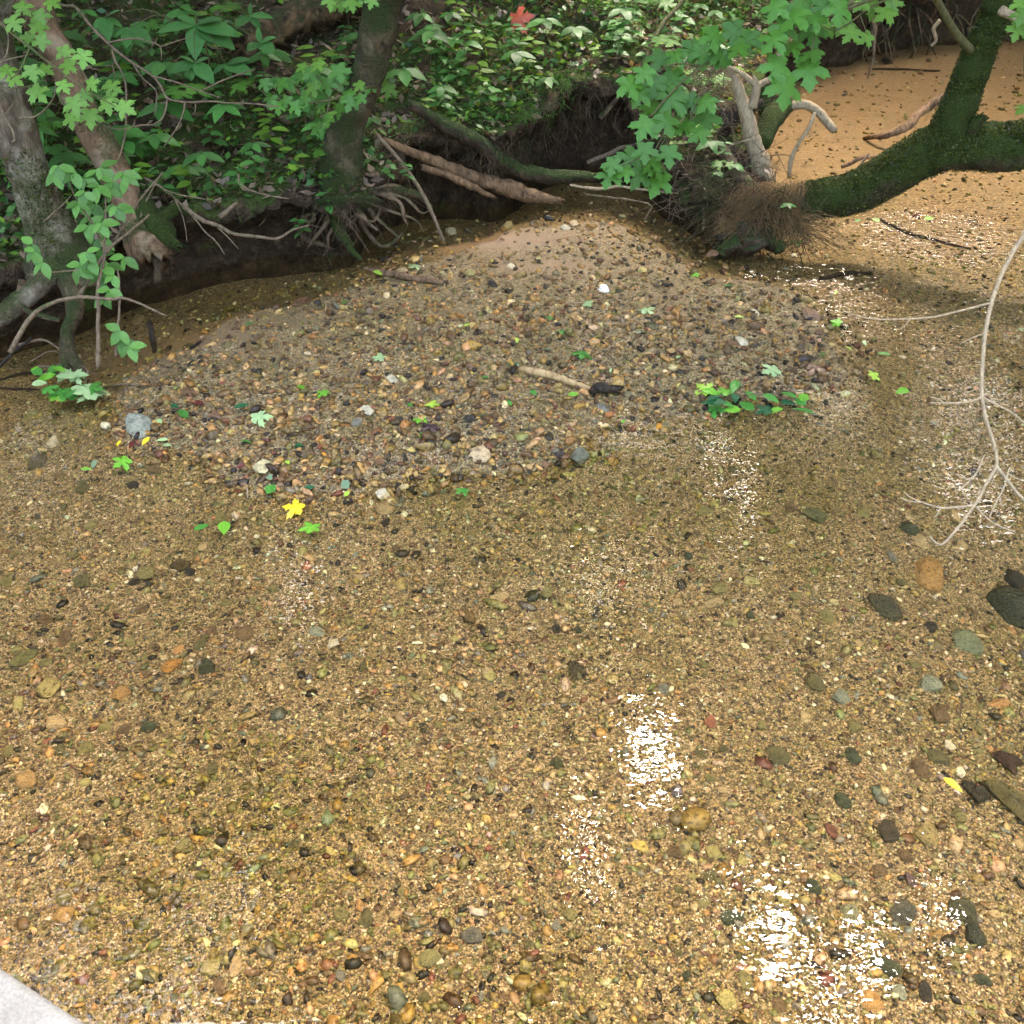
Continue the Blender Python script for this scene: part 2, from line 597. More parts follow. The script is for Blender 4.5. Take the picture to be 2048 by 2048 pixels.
def mat_water():
    m, nt, out = new_mat("creek_water")
    tc = nd(nt, "ShaderNodeTexCoord").outputs["Object"]
    n1 = noise_n(nt, map_scale(nt, tc, (1.0, 1.7, 1.0)), 9.0, 1, 0.5)
    n2 = noise_n(nt, map_scale(nt, tc, (1.0, 1.5, 1.0)), 34.0, 1, 0.5)
    n3 = noise_n(nt, map_scale(nt, tc, (0.6, 1.7, 1.0)), 26.0, 1, 0.6)
    at = nd(nt, "ShaderNodeAttribute", attribute_name="Col")
    sa = nd(nt, "ShaderNodeSeparateColor"); nt.links.new(at.outputs["Color"], sa.inputs[0])
    rip = sa.outputs[0]
    h = math_n(nt, 'ADD', math_n(nt, 'MULTIPLY', n1, 0.0018), math_n(nt, 'MULTIPLY', n2, 0.0008))
    h2 = math_n(nt, 'ADD', math_n(nt, 'MULTIPLY', n3, 0.012), math_n(nt, 'MULTIPLY', n2, 0.004))
    h = math_n(nt, 'ADD', h, math_n(nt, 'MULTIPLY', h2, rip))
    b = nd(nt, "ShaderNodeBump", i_Strength=1.0, i_Distance=1.0)
    nt.links.new(h, b.inputs["Height"])
    fr = nd(nt, "ShaderNodeFresnel", i_IOR=1.5)
    bf = nd(nt, "ShaderNodeNewGeometry").outputs["Backfacing"]          # the same pane seen from below
    nt.links.new(math_n(nt, 'SUBTRACT', 1.5, math_n(nt, 'MULTIPLY', bf, 1.5 - 1 / 1.5)), fr.inputs["IOR"])
    nt.links.new(b.outputs[0], fr.inputs["Normal"])
    tr = nd(nt, "ShaderNodeBsdfTransparent", i_Color=(.955, .90, .775, 1))
    gl = nd(nt, "ShaderNodeBsdfGlossy", i_Roughness=0.03)
    nt.links.new(b.outputs[0], gl.inputs["Normal"])
    mx = nd(nt, "ShaderNodeMixShader")
    nt.links.new(fr.outputs[0], mx.inputs[0])
    nt.links.new(tr.outputs[0], mx.inputs[1])
    nt.links.new(gl.outputs[0], mx.inputs[2])
    nt.links.new(mx.outputs[0], out.inputs[0])
    return m

def mat_concrete():
    m, nt, out = new_mat("weathered_concrete")
    tc = nd(nt, "ShaderNodeTexCoord").outputs["Object"]
    n1 = noise_n(nt, tc, 9.0, 5, 0.7)
    n2 = noise_n(nt, tc, 160.0, 3, 0.7)
    c = ramp(nt, n1, [(0.3, (.10, .097, .09)), (0.7, (.16, .155, .145))])
    c = mixc(nt, 0.7, c, ramp(nt, n2, [(0.32, (.6, .6, .6)), (0.6, (1.1, 1.1, 1.1))]), 'MULTIPLY')
    principled(nt, out, i_Base_Color=c, i_Roughness=0.85, i_Normal=bump_n(nt, n2, 0.4, 0.004))
    return m

M_BED, M_SOIL, M_WATER, M_CONC = mat_bed(), mat_soil(), mat_water(), mat_concrete()

# ------------------------------------------------------------------ creek bed, bank, water, slab
def grid(x0, x1, y0, y1, step):
    nx, ny = int((x1 - x0) / step) + 1, int((y1 - y0) / step) + 1
    X, Y = np.meshgrid(np.linspace(x0, x1, nx), np.linspace(y0, y1, ny))
    P = np.stack([X.ravel(), Y.ravel()], 1)
    i = np.arange(nx * ny).reshape(ny, nx)
    F = np.stack([i[:-1, :-1].ravel(), i[:-1, 1:].ravel(), i[1:, 1:].ravel(), i[1:, :-1].ravel()], 1)
    return P, F

P, F = grid(-6.5, 9.5, -1.5, 13.5, 0.06)
d, _ = bank_d(P)
keep = d < 0.5
fk = keep[F].all(1)
P3 = np.hstack([P, bed_z(P)[:, None]])
used = np.unique(F[fk]); remap = np.zeros(len(P), int); remap[used] = np.arange(len(used))
sa = sand_amt(P3[used])
me = mesh_np("creek_bed", P3[used], remap[F[fk]], M_BED, np.stack([sa, sa, sa], 1))
tag(link("creek_bed", me), "sandy creek bed of fine tan grit", None, None, "structure")

# wide sheet of forest floor around everything, to the horizon
P, F = grid(-60, 60, -60, 60, 6.0)
z = np.full(len(P), -0.6)
me = mesh_np("ground", np.hstack([P, z[:, None]]), F, M_SOIL)
tag(link("ground", me), None, None, None, "structure")

# water surface
P, F = grid(-6.5, 9.5, -1.5, 13.5, 0.05)
d, _ = bank_d(P)
fk = (d < 0.35)[F].all(1)
used = np.unique(F[fk]); remap = np.zeros(len(P), int); remap[used] = np.arange(len(used))
Pw = P[used]
x, y = Pw[:, 0], Pw[:, 1]
gr = np.array([G(1680, 600)[:2], G(1900, 480)[:2], G(1960, 680)[:2], G(1980, 860)[:2], G(1850, 330)[:2], G(1640, 300)[:2]])
rip = np.zeros(len(Pw))
for g, r, a in zip(gr, (.75, .8, .75, .6, 1.1, .7), (.9, 1.0, .7, .45, .55, .6)):
    rip = np.maximum(rip, a * np.exp(-((x - g[0]) ** 2 + (y - g[1]) ** 2) / r ** 2))
rip = np.clip(rip * (0.8 + 0.5 * fbm(Pw, 2.0, 2, 77)), 0, 1)
zw = rip * (0.007 * fbm(np.stack([x * 1.0, y * 1.9], 1), 6.0, 3, 78))
me = mesh_np("water", np.hstack([Pw, zw[:, None]]), remap[F[fk]], M_WATER, np.stack([rip, rip, rip], 1))
tag(link("water", me), None, None, None, "structure")

# bank: swept undercut face plus hillside
def build_bank():
    S = LIPS[:: 1]
    n = len(S)
    T = np.gradient(S[:, :2], axis=0)
    for _ in range(6):
        T[1:-1] = (T[:-2] + T[1:-1] * 2 + T[2:]) / 4
    T /= np.linalg.norm(T, axis=1)[:, None]
    N = np.stack([-T[:, 1], T[:, 0]], 1)           # towards the bank
    s = np.arange(n)
    h = S[:, 2]
    u = 0.15 + 0.05 * np.sin(s * 0.07) + 0.10 * fbm(S[:, :2], 2.2, 2, 51)
    u = u * np.clip(h / .4, .3, 1.2)
    prof = [(0.9, -.25), (1.0, -.05), (1.02, .10), (1.0, .25), (.95, .42), (.84, .56), (.68, .67), (.46, .75), (.22, .81), (0.0, .85), (-.12, .90), (-.14, .95), (-.06, 1.0), (.10, 1.03), (.30, 1.04), (.9, None), (1.8, None), (3.0, None)]
    V = np.zeros((n, len(prof), 3))
    for k, (a, b) in enumerate(prof):
        off = a * u if b is not None else np.full(n, a * 0.18)
        xy = S[:, :2] + N * off[:, None]
        if b is None:
            dd, hh = bank_d(xy)
            z = hill_z(xy, np.maximum(dd, 0), h) - (0.0 if k < len(prof) - 1 else 0.04)
        else:
            z = b * h if b > 0 else np.full(n, b)
        V[:, k, :2] = xy; V[:, k, 2] = z
    W = V.reshape(-1, 3)
    jit = np.stack([fbm(W * np.array([1, 1, 1.4]), 6.0, 4, 60 + q) for q in range(3)], 1)
    amt = np.tile(np.array([.0, .02] + [.04] * 5 + [.05] * 6 + [.03, .02, .012, .0, .0]), n)[:, None]
    lump = fbm(np.hstack([W[:, :2], 0 * W[:, 2:]]), 3.2, 3, 88)
    W[:, 2] += lump * amt[:, 0] * 1.3
    fine = np.stack([fbm(W, 17.0, 3, 90 + q) for q in range(3)], 1)
    W = W + jit * amt + fine * amt * .55
    m = len(prof)
    i = np.arange(n * m).reshape(n, m)
    F = np.stack([i[:-1, :-1].ravel(), i[1:, :-1].ravel(), i[1:, 1:].ravel(), i[:-1, 1:].ravel()], 1)
    P, Fh = grid(-9, 14, 0.4, 26, 0.11)
    d, hh = bank_d(P)
    fk = (d > 0.30)[Fh].all(1)
    used = np.unique(Fh[fk]); remap = np.zeros(len(P), int); remap[used] = np.arange(len(used))
    H = np.hstack([P[used], hill_z(P[used], d[used], hh[used])[:, None]])
    V2 = np.vstack([W, H]); F2 = np.vstack([F, remap[Fh[fk]] + len(W)])
    return tag(link("bank", mesh_np("bank", V2, F2, M_SOIL)), "undercut dark earth creek bank rising to a leafy slope", None, None, "structure")
build_bank()

# concrete slab the picture is taken from
def build_slab():
    a, b = G(-2, 1928, .9), G(178, 2050, .9)
    t = (b - a)[:2]; t /= np.linalg.norm(t)
    nrm = np.array([-t[1], t[0]])
    if nrm[1] > 0: nrm = -nrm
    p0, p1 = a[:2] - t * 4.0, a[:2] + t * 5.0
    nx = 60
    rows = []
    for off, z in ((0.012, .62), (0.0, .64), (0.0, .885), (0.004, .894), (0.014, .9), (.25, .9), (.6, .9), (1.8, .9), (1.8, .62)):
        q = np.linspace(0, 1, nx)[:, None] * (p1 - p0)[None] + p0[None] + nrm * off
        rows.append(np.hstack([q, np.full((nx, 1), z)]))
    V = np.stack(rows, 0)
    m = len(rows)
    W = V.reshape(-1, 3)
    W[:, :2] += (fbm(W, 14, 2, 5) * 0.0035)[:, None] * nrm[None]
    i = np.arange(m * nx).reshape(m, nx)
    F = np.stack([i[:-1, :-1].ravel(), i[:-1, 1:].ravel(), i[1:, 1:].ravel(), i[1:, :-1].ravel()], 1)
    F = np.vstack([F, np.stack([i[-1, :-1], i[-1, 1:], i[0, 1:], i[0, :-1]], 1)])
    o = link("concrete_slab", mesh_np("concrete_slab", W, F, M_CONC, shade=False))
    tag(o, "pale grey weathered concrete slab edge cutting the bottom corner above the water", "slab")
build_slab()

# ------------------------------------------------------------------ bark and wood materials
M_BARK_GREY = mat_bark("grey_lichen_bark", (.030, .021, .014), (.135, .108, .08), (.035, .044, .008), .30, .3, 30, (.19, .17, .14))
M_BARK_PEEL = mat_bark("peeling_bark", (.05, .028, .016), (.19, .125, .078), (.035, .044, .008), .16, .25, 20, (.20, .155, .11))
M_BARK_MOSS = mat_bark("mossy_brown_bark", (.016, .011, .007), (.080, .058, .036), (.024, .032, .005), .42, .2, 34, (.10, .08, .052))
M_MOSS = mat_bark("thick_green_moss", (.014, .011, .006), (.06, .046, .026), (.030, .045, .005), .56, .42, 26, None, .95, 1.0)
M_ROT = mat_bark("rotten_log_wood", (.010, .007, .005), (.095, .062, .034), (.035, .04, .010), .1, .35, 14, (.12, .082, .045), .85, 1.0)
M_DRIFT = mat_bark("driftwood_brown", (.05, .030, .018), (.24, .155, .09), (.05, .06, .02), .0, .0, 30, None, .7, .9)
M_DARKLOG = mat_bark("dark_wet_log", (.010, .008, .006), (.058, .040, .025), (.032, .05, .008), .24, .6, 20, None, .6, .8)
M_ROOT = mat_bark("root_bark", (.018, .012, .008), (.10, .068, .042), (.03, .04, .008), .2, .3, 40, (.14, .10, .068))
M_PALE = mat_bark("pale_bare_twig", (.17, .135, .09), (.36, .30, .215), (.1, .1, .03), .0, 0, 60, None, .7, .4)
M_TWIG = mat_bark("grey_twig", (.055, .040, .028), (.19, .145, .10), (.06, .07, .02), .05, .2, 60, None, .8, .4)
M_TWIGG = mat_bark("green_twig", (.04, .042, .015), (.12, .11, .05), (.06, .08, .02), .1, .2, 60, None, .7, .3)
M_BLACK = mat_bark("wet_black_wood", (.008, .006, .004), (.04, .028, .019), (.02, .03, .01), .0, 0, 40, None, .5, .6)
M_DRY = mat_bark("dry_grass_straw", (.04, .025, .012), (.22, .145, .068), (.1, .1, .03), .0, 0, 9, None, .8, .3)
M_PEELW = mat_bark("peeled_pale_wood", (.17, .11, .05), (.44, .32, .17), (.1, .1, .03), .0, 0, 30, None, .55, .5)

# ------------------------------------------------------------------ trees
def px_path(seq):
    """[(px,py,y,width px)] -> points, radii"""
    pts = [PY(a, b, c) for a, b, c, w in seq]
    return np.array(pts), [pxr(w, p) for (a, b, c, w), p in zip(seq, pts)]

def glint_gap_filter(Pts):  # leaves removed along mirrored view rays, shaping the sky glints on the water
    keep = np.ones(len(Pts), bool)
    gaps = [(560, 1090, 26), (605, 1195, 34), (570, 1360, 16), (1215, 1315, 22), (1300, 1500, 62), (1340, 1575, 26), (1165, 1660, 34), (1180, 1750, 26),
            (1320, 965, 24), (1480, 1010, 40), (1250, 1022, 14), (1000, 975, 24), (1430, 870, 26), (1985, 905, 66), (1930, 850, 36), (1555, 1870, 62),
            (1730, 1905, 50), (1880, 1850, 36), (1790, 1230, 20), (140, 1850, 34), (680, 1110, 22), (70, 1785, 14), (1650, 2020, 40),
            (1690, 1350, 16), (1760, 1420, 16), (1720, 560, 30), (1960, 480, 30), (2000, 640, 34)]
    for px, py, r in gaps:
        w = G(px, py); dv = ray(px, py); dep = np.linalg.norm(w - C0)
        dv = np.array([dv[0], dv[1], -dv[2]]); dv /= np.linalg.norm(dv)
        q = Pts - w
        t = q @ dv
        perp = np.linalg.norm(q - t[:, None] * dv[None], axis=1)
        keep &= ~((t > 0) & (perp < (dep + t) * r / FPX * .66))
    return keep

def leaf_cloud(n, blobs, size, cols, seed):
    """n rhombic leaves spread through ellipsoid blobs ((cx,cy,cz),(rx,ry,rz))"""
    r = np.random.default_rng(seed)
    vol = np.array([b[1][0] * b[1][1] * b[1][2] for b in blobs]); vol /= vol.sum()
    out = []
    for b, v in zip(blobs, vol):
        k = int(n * v)
        d = r.normal(size=(k, 3)); d /= np.linalg.norm(d, axis=1)[:, None]
        rad = r.random(k) ** (1 / 2.2)
        out.append(np.array(b[0]) + d * rad[:, None] * np.array(b[1]))
    P = np.vstack(out)
    clump = fbm(P, 0.9, 2, seed)
    P = P[clump > -0.6]
    P = P[glint_gap_filter(P)]
    px, py, dep = project(P)
    infr = (dep > 0) & (px > -60) & (px < 2108) & (py > -60)
    P = P[~infr]
    return leaf_quads(P, size, cols, r)

def leaf_quads(P, size, cols, r, up=0.9, wid=.55):
    n = len(P)
    nrm = r.normal(size=(n, 3)); nrm[:, 2] = np.abs(nrm[:, 2]) + up
    nrm /= np.linalg.norm(nrm, axis=1)[:, None]
    a = r.normal(size=(n, 3)); a -= nrm * np.sum(a * nrm, 1)[:, None]; a /= np.linalg.norm(a, axis=1)[:, None]
    b = np.cross(nrm, a)
    s = size * r.uniform(.6, 1.3, n)[:, None]
    w = wid * s * .5
    V = np.stack([P - a * s * .5, P + b * w - nrm * s * .06, P + a * s * .5 - nrm * s * .12, P - b * w - nrm * s * .06], 1).reshape(-1, 3)
    F = np.arange(4 * n).reshape(n, 4)
    ci = r.integers(0, len(cols), n)
    c = np.array(cols)[ci] * r.uniform(.7, 1.25, (n, 1))
    return V, F, np.repeat(c, 4, 0)

M_LEAFCOL = mat_leaf("foliage", None, attr=True, trans=.35)
CAN = [(.03, .075, .018), (.045, .10, .022), (.06, .12, .03), (.025, .06, .02)]

def add_crown(tree, blobs, n, seed, size=.17):  # unseen crown, its leaf masses placed to block sky and frame the glints
    V, F, c = leaf_cloud(n, blobs, size, CAN, seed)
    o = link("crown", mesh_np("crown", V, F, M_LEAFCOL, c, shade=False), tree)
    o["kind"] = "stuff"
    return o

# grey leaning trunk with spreading roots
t1 = empty("streamside_tree", PY(112, 500, 4.62), "thick grey lichen-spotted trunk leaning out of the picture with big roots in water", "tree")
mb = MB()
seq = [(125, 545, 4.62, 150), (112, 500, 4.64, 122), (98, 455, 4.66, 98), (76, 395, 4.68, 88), (50, 320, 4.70, 85), (25, 235, 4.72, 85), (-2, 145, 4.75, 84), (-40, 0, 4.8, 82), (-80, -160, 4.9, 80)]
p, r = px_path(seq); p = np.vstack([p, [-3.2, 5.3, 4.6], [-3.5, 5.6, 6.5]]); r += [.15, .11]
MP1 = tube(mb, p, r, 26, 90, .12, 9, 1); MR1 = np.interp(np.linspace(0, 1, 90), np.linspace(0, 1, len(r)), r)
mb.build("trunk", M_BARK_GREY, t1)
for sq, mm in (([(118, 530, 4.5, 60), (80, 570, 4.42, 44), (30, 612, 4.35, 42), (-30, 660, 4.3, 40), (-70, 700, 4.3, 34)], M_BARK_GREY),
               ([(128, 530, 4.5, 46), (146, 590, 4.38, 36), (150, 630, 4.3, 30), (134, 665, 4.25, 26), (140, 705, 4.2, 27), (165, 745, 4.12, 20)], M_ROOT),
               ([(70, 520, 4.6, 60), (30, 545, 4.55, 46), (-20, 565, 4.5, 44), (-80, 590, 4.5, 40)], M_BARK_GREY),
               ([(140, 640, 4.28, 22), (128, 690, 4.22, 20), (132, 740, 4.12, 14)], M_ROOT),
               ([(45, 560, 4.4, 16), (40, 600, 4.35, 14), (60, 625, 4.3, 12), (118, 640, 4.25, 8)], M_ROOT),
               ([(150, 560, 4.45, 22), (178, 566, 4.4, 18), (200, 560, 4.4, 10)], M_ROOT)):
    mb = MB(); p, r = px_path(sq); tube(mb, p, r, 12, 36, .14, 16, 3); mb.build("root", mm, t1)
add_crown(t1, [((-3.4, 6.4, 6.2), (2.7, 2.8, 1.7)), ((-5.4, 8.0, 5.2), (2.4, 2.8, 1.8)), ((-2.0, 8.3, 6.8), (2.2, 2.4, 1.4))], 26000, 101)

# peeling trunk, torn at its foot
t2 = empty("peeling_tree", PY(286, 470, 4.85), "slimmer brown trunk with peeling bark and torn foot hanging above the water", "tree")
mb = MB()
seq = [(293, 492, 4.80, 84), (282, 462, 4.85, 78), (252, 400, 4.88, 66), (216, 320, 4.92, 62), (180, 250, 4.95, 64), (140, 160, 5.0, 62), (96, 70, 5.05, 66), (58, -10, 5.1, 66), (0, -130, 5.2, 64)]
p, r = px_path(seq); p = np.vstack([p, [-3.0, 5.7, 4.4], [-3.1, 6.0, 6.4]]); r += [.13, .09]
tube(mb, p, r, 24, 100, .13, 10, 7, jag=True)
mb.build("trunk", M_BARK_PEEL, t2)
for k, sq in enumerate(([(278, 470, 4.78, 46), (282, 495, 4.74, 40), (275, 515, 4.72, 30), (265, 535, 4.70, 18)], [(296, 478, 4.78, 36), (308, 505, 4.74, 24), (316, 530, 4.72, 18), (315, 560, 4.70, 14), (312, 568, 4.70, 6)],
                        [(272, 470, 4.78, 30), (262, 492, 4.74, 22), (262, 512, 4.72, 14)])):
    mb = MB(); p, r = px_path(sq); tube(mb, p, r, 12, 26, .35, 18, 20 + k); mb.build("root", M_BARK_PEEL if k != 1 else M_ROOT, t2)
mb = MB(); p, r = px_path([(290, 420, 4.86, 46), (315, 458, 4.84, 60), (335, 478, 4.80, 50), (352, 490, 4.78, 22)])
tube(mb, p, r, 16, 34, .32, 14, 31, jag=True); mb.build("torn_bark", M_MOSS, t2)
mb = MB(); p, r = px_path([(312, 442, 4.88, 30), (335, 430, 4.9, 26), (352, 418, 4.95, 24), (372, 425, 5.0, 20)])
tube(mb, p, r, 12, 20, .2, 14, 33); mb.build("root", M_MOSS, t2)
add_crown(t2, [((-2.6, 7.6, 6.6), (2.2, 2.0, 1.4)), ((-1.6, 10.5, 5.6), (3.0, 2.6, 1.8))], 15000, 102)

# mossy S-curved trunk in the middle
t3 = empty("mossy_tree", PY(686, 392, 5.42), "dark mossy S-curved trunk rising from a tangle of exposed roots", "tree")
mb = MB()
seq = [(688, 412, 5.40, 150), (686, 390, 5.43, 104), (684, 345, 5.45, 82), (686, 300, 5.47, 76), (698, 245, 5.5, 66), (722, 195, 5.5, 58), (738, 140, 5.5, 66), (750, 90, 5.5, 70), (760, 40, 5.5, 74), (768, -20, 5.5, 76), (776, -120, 5.5, 76)]
p, r = px_path(seq); p = np.vstack([p, [-.75, 5.8, 3.4], [-.9, 6.1, 6.4]]); r += [.10, .07]
MP3 = tube(mb, p, r, 28, 110, .13, 11, 41); MR3 = np.interp(np.linspace(0, 1, 110), np.linspace(0, 1, len(r)), r)
mb.build("trunk", M_BARK_MOSS, t3)
add_crown(t3, [((-.9, 4.9, 7.0), (2.0, 1.3, .8)), ((-.6, 6.8, 6.4), (2.4, 2.2, 1.5)), ((.6, 8.0, 6.6), (1.8, 1.4, .9))], 36000, 103)
R3 = [[(690, 405, 5.40, 34), (676, 428, 5.35, 32), (670, 452, 5.32, 27), (688, 478, 5.28, 24), (705, 500, 5.25, 17), (724, 520, 5.22, 8)],
      [(700, 400, 5.38, 22), (708, 420, 5.33, 16), (730, 440, 5.31, 12), (756, 460, 5.3, 4)],
      [(655, 408, 5.42, 22), (612, 430, 5.42, 15), (600, 458, 5.40, 13), (610, 478, 5.38, 12), (640, 488, 5.36, 10), (672, 497, 5.34, 3)],
      [(715, 395, 5.42, 22), (770, 384, 5.46, 18), (820, 384, 5.5, 14), (850, 400, 5.5, 10), (866, 414, 5.5, 3)],
      [(690, 410, 5.38, 14), (700, 450, 5.3, 8), (715, 470, 5.3, 6), (738, 504, 5.28, 2)],
      [(740, 385, 5.42, 12), (795, 402, 5.38, 8), (810, 440, 5.36, 6), (813, 456, 5.35, 2)],
      [(715, 398, 5.4, 14), (745, 425, 5.38, 9), (765, 445, 5.36, 7), (800, 482, 5.36, 5), (822, 478, 5.36, 2)],
      [(660, 402, 5.42, 14), (630, 420, 5.38, 10), (625, 445, 5.36, 7), (596, 438, 5.36, 2)],
      [(725, 394, 5.42, 11), (760, 415, 5.38, 7), (748, 440, 5.36, 5), (724, 430, 5.35, 2)],
      [(708, 420, 5.36, 10), (735, 465, 5.36, 9), (760, 488, 5.34, 10), (782, 486, 5.34, 8), (806, 466, 5.34, 2)],
      [(695, 395, 5.42, 12), (740, 378, 5.42, 9), (780, 372, 5.42, 7), (812, 378, 5.44, 2)],
      [(655, 402, 5.42, 13), (612, 435, 5.38, 8), (640, 458, 5.36, 2)],
      [(670, 420, 5.38, 12), (640, 462, 5.33, 8), (630, 485, 5.3, 6), (618, 500, 5.28, 2)],
      [(750, 388, 5.44, 10), (810, 395, 5.42, 7), (840, 425, 5.4, 5), (862, 418, 5.4, 2)],
      [(706, 400, 5.4, 8), (690, 430, 5.34, 6), (712, 455, 5.33, 4), (688, 474, 5.3, 2)],
      [(640, 405, 5.44, 12), (580, 412, 5.42, 8), (540, 430, 5.38, 6), (520, 455, 5.34, 2)],
      [(735, 400, 5.42, 9), (790, 425, 5.38, 6), (835, 440, 5.36, 5), (848, 462, 5.34, 2)],
      [(680, 430, 5.35, 8), (655, 470, 5.32, 6), (660, 500, 5.3, 4), (650, 512, 5.28, 2)]]
for k, sq in enumerate(R3):
    mb = MB(); p, r = px_path(sq); tube(mb, p, r, 9, 40, .2, 20, 50 + k, wob=.016); mb.build("root", M_ROOT if k else M_MOSS, t3)

# mossy leaning tree over the run at the right
t4 = empty("leaning_mossy_tree", PY(1500, 460, 5.72), "thick green mossy trunk curving out low over the water, forking upward", "tree")
mb = MB()
seq = [(1478, 470, 5.78, 70), (1530, 436, 5.76, 78), (1580, 412, 5.74, 76), (1640, 398, 5.72, 74), (1700, 388, 5.7, 80), (1765, 358, 5.68, 86), (1830, 318, 5.66, 90), (1890, 292, 5.64, 98), (1950, 294, 5.6, 90), (2010, 294, 5.58, 92), (2070, 280, 5.55, 92), (2200, 220, 5.5, 92)]
p, r = px_path(seq); p = np.vstack([p, [4.3, 5.2, 2.2], [5.0, 5.2, 4.0]]); r += [.12, .08]
MOSSP = tube(mb, p, r, 30, 130, .10, 10, 61); MOSSR = np.interp(np.linspace(0, 1, 130), np.linspace(0, 1, len(r)), r)
mb.build("trunk", M_MOSS, t4)
mb = MB()
p, r = px_path([(1886, 300, 5.64, 80), (1905, 245, 5.64, 78), (1926, 190, 5.66, 68), (1946, 135, 5.68, 66), (1972, 72, 5.7, 64), (2003, 5, 5.72, 62), (2040, -80, 5.75, 66)])
p = np.vstack([p, [3.3, 6.2, 3.6], [3.6, 6.6, 5.5]]); r += [.085, .06]
MOSSP2 = tube(mb, p, r, 24, 80, .09, 11, 67); MOSSR2 = np.interp(np.linspace(0, 1, 80), np.linspace(0, 1, len(r)), r); mb.build("limb", M_MOSS, t4)
mb = MB(); p, r = px_path([(1930, 268, 5.6, 40), (1945, 252, 5.55, 32), (1960, 240, 5.52, 18)])
tube(mb, p, r, 12, 12, .35, 22, 68, jag=True); mb.build("branch_stub", M_MOSS, t4)
mb = MB(); p, r = px_path([(1950, 108, 5.66, 17), (1915, 72, 5.6, 16), (1890, 30, 5.55, 15), (1868, -10, 5.5, 13)])
tube(mb, p, r, 10, 16, .08, 22, 69); mb.build("side_branch", M_TWIGG, t4)
mb = MB(); p, r = px_path([(2000, 20, 5.5, 20), (2030, 35, 5.45, 17), (2060, 50, 5.4, 15)])
tube(mb, p, r, 10, 10, .08, 22, 69); mb.build("side_branch", M_PALE, t4)
for k, sq in enumerate(([(1500, 440, 5.66, 70), (1470, 470, 5.6, 60), (1450, 492, 5.56, 50), (1440, 510, 5.54, 30)], [(1530, 440, 5.66, 60), (1545, 475, 5.6, 46), (1560, 500, 5.56, 30)],
                        [(1500, 450, 5.62, 56), (1500, 480, 5.58, 60), (1505, 500, 5.54, 50)])):
    mb = MB(); p, r = px_path(sq); tube(mb, p, r, 14, 34, .5, 20, 70 + k, wob=.01); mb.build("root", M_DARKLOG, t4)
add_crown(t4, [((1.7, 4.7, 7.1), (1.9, 1.3, .8)), ((3.6, 3.9, 6.4), (1.6, 1.6, .9)), ((4.2, 6.6, 6.0), (2.4, 2.4, 1.5)), ((2.2, 7.4, 6.6), (2.4, 2.2, 1.4)),], 56000, 104)

def moss_tufts(tree, S, R, n, seed, stop=.8, th=-.35):
    r = np.random.default_rng(seed)
    i = r.integers(3, int(len(S) * stop), n)
    T = np.gradient(S, axis=0)[i]; T /= np.linalg.norm(T, axis=1)[:, None]
    nv = r.normal(size=(n, 3)); nv[:, 2] += .55; nv[:, 1] -= .25
    nv -= T * np.sum(nv * T, 1)[:, None]; nv /= np.linalg.norm(nv, axis=1)[:, None]
    P = S[i] + T * r.normal(0, .02, (n, 1)) + nv * (R[i] * r.uniform(.98, 1.06, n))[:, None]
    k = fbm(P, 5.0, 2, seed) > th - .4 * nv[:, 2]
    P = P[k]
    V, F, c = leaf_quads(P, .017, [(.036, .052, .005), (.062, .080, .008), (.024, .034, .004), (.085, .095, .012), (.045, .036, .012)], r, .2, .4)
    o = link("moss", mesh_np("moss", V, F, M_LEAFCOL, c, shade=False), tree)
    o["kind"] = "stuff"

moss_tufts(t3, MP3, MR3, 4200, 4, stop=.6, th=.12)
moss_tufts(t1, MP1, MR1, 3000, 5, stop=.55, th=.3)
moss_tufts(t4, MOSSP, MOSSR, 15000, 1, stop=.86)
moss_tufts(t4, MOSSP2, MOSSR2, 5200, 2, stop=.8)
# pale forked stump on the spit
t5 = empty("forked_snag", PY(1500, 345, 6.25), "pale bare forked snag standing in twiggy debris beside the run", "snag")
mb = MB()
p, r = px_path([(1530, 360, 6.2, 44), (1518, 318, 6.22, 38), (1505, 280, 6.25, 33), (1492, 225, 6.3, 28), (1480, 190, 6.33, 24), (1468, 150, 6.35, 17), (1452, 130, 6.35, 5)])
tube(mb, p, r, 14, 40, .14, 16, 81); mb.build("trunk", M_PALE, t5)
for k, (sq, mm) in enumerate((([(1505, 215, 6.28, 18), (1512, 180, 6.28, 18), (1512, 165, 6.28, 15), (1508, 152, 6.28, 4)], M_PALE), ([(1512, 172, 6.28, 13), (1490, 152, 6.3, 11), (1458, 133, 6.32, 4)], M_PALE),
                ([(1514, 172, 6.28, 14), (1540, 158, 6.28, 11), (1556, 152, 6.28, 3)], M_PALE), ([(1525, 290, 6.3, 34), (1540, 245, 6.45, 46), (1562, 218, 6.6, 44), (1580, 208, 6.65, 30)], M_MOSS),
                ([(1578, 211, 6.62, 20), (1610, 210, 6.6, 18), (1635, 222, 6.55, 18), (1655, 245, 6.5, 17), (1670, 262, 6.45, 15)], M_PALE), ([(1535, 255, 6.5, 30), (1530, 205, 6.6, 28), (1530, 165, 6.65, 24)], M_MOSS))):
    mb = MB(); p, r = px_path(sq); tube(mb, p, r, 10, 22, .12, 20, 82 + k); mb.build("branch", mm, t5)
p, r = px_path([(1556, 120, 6.8, 22), (1565, 90, 6.8, 18), (1580, 55, 6.8, 16), (1575, 20, 6.85, 14)])
mb = MB(); tube(mb, p, r, 10, 16, .1, 20, 90); mb.build("branch", M_PALE, t5)

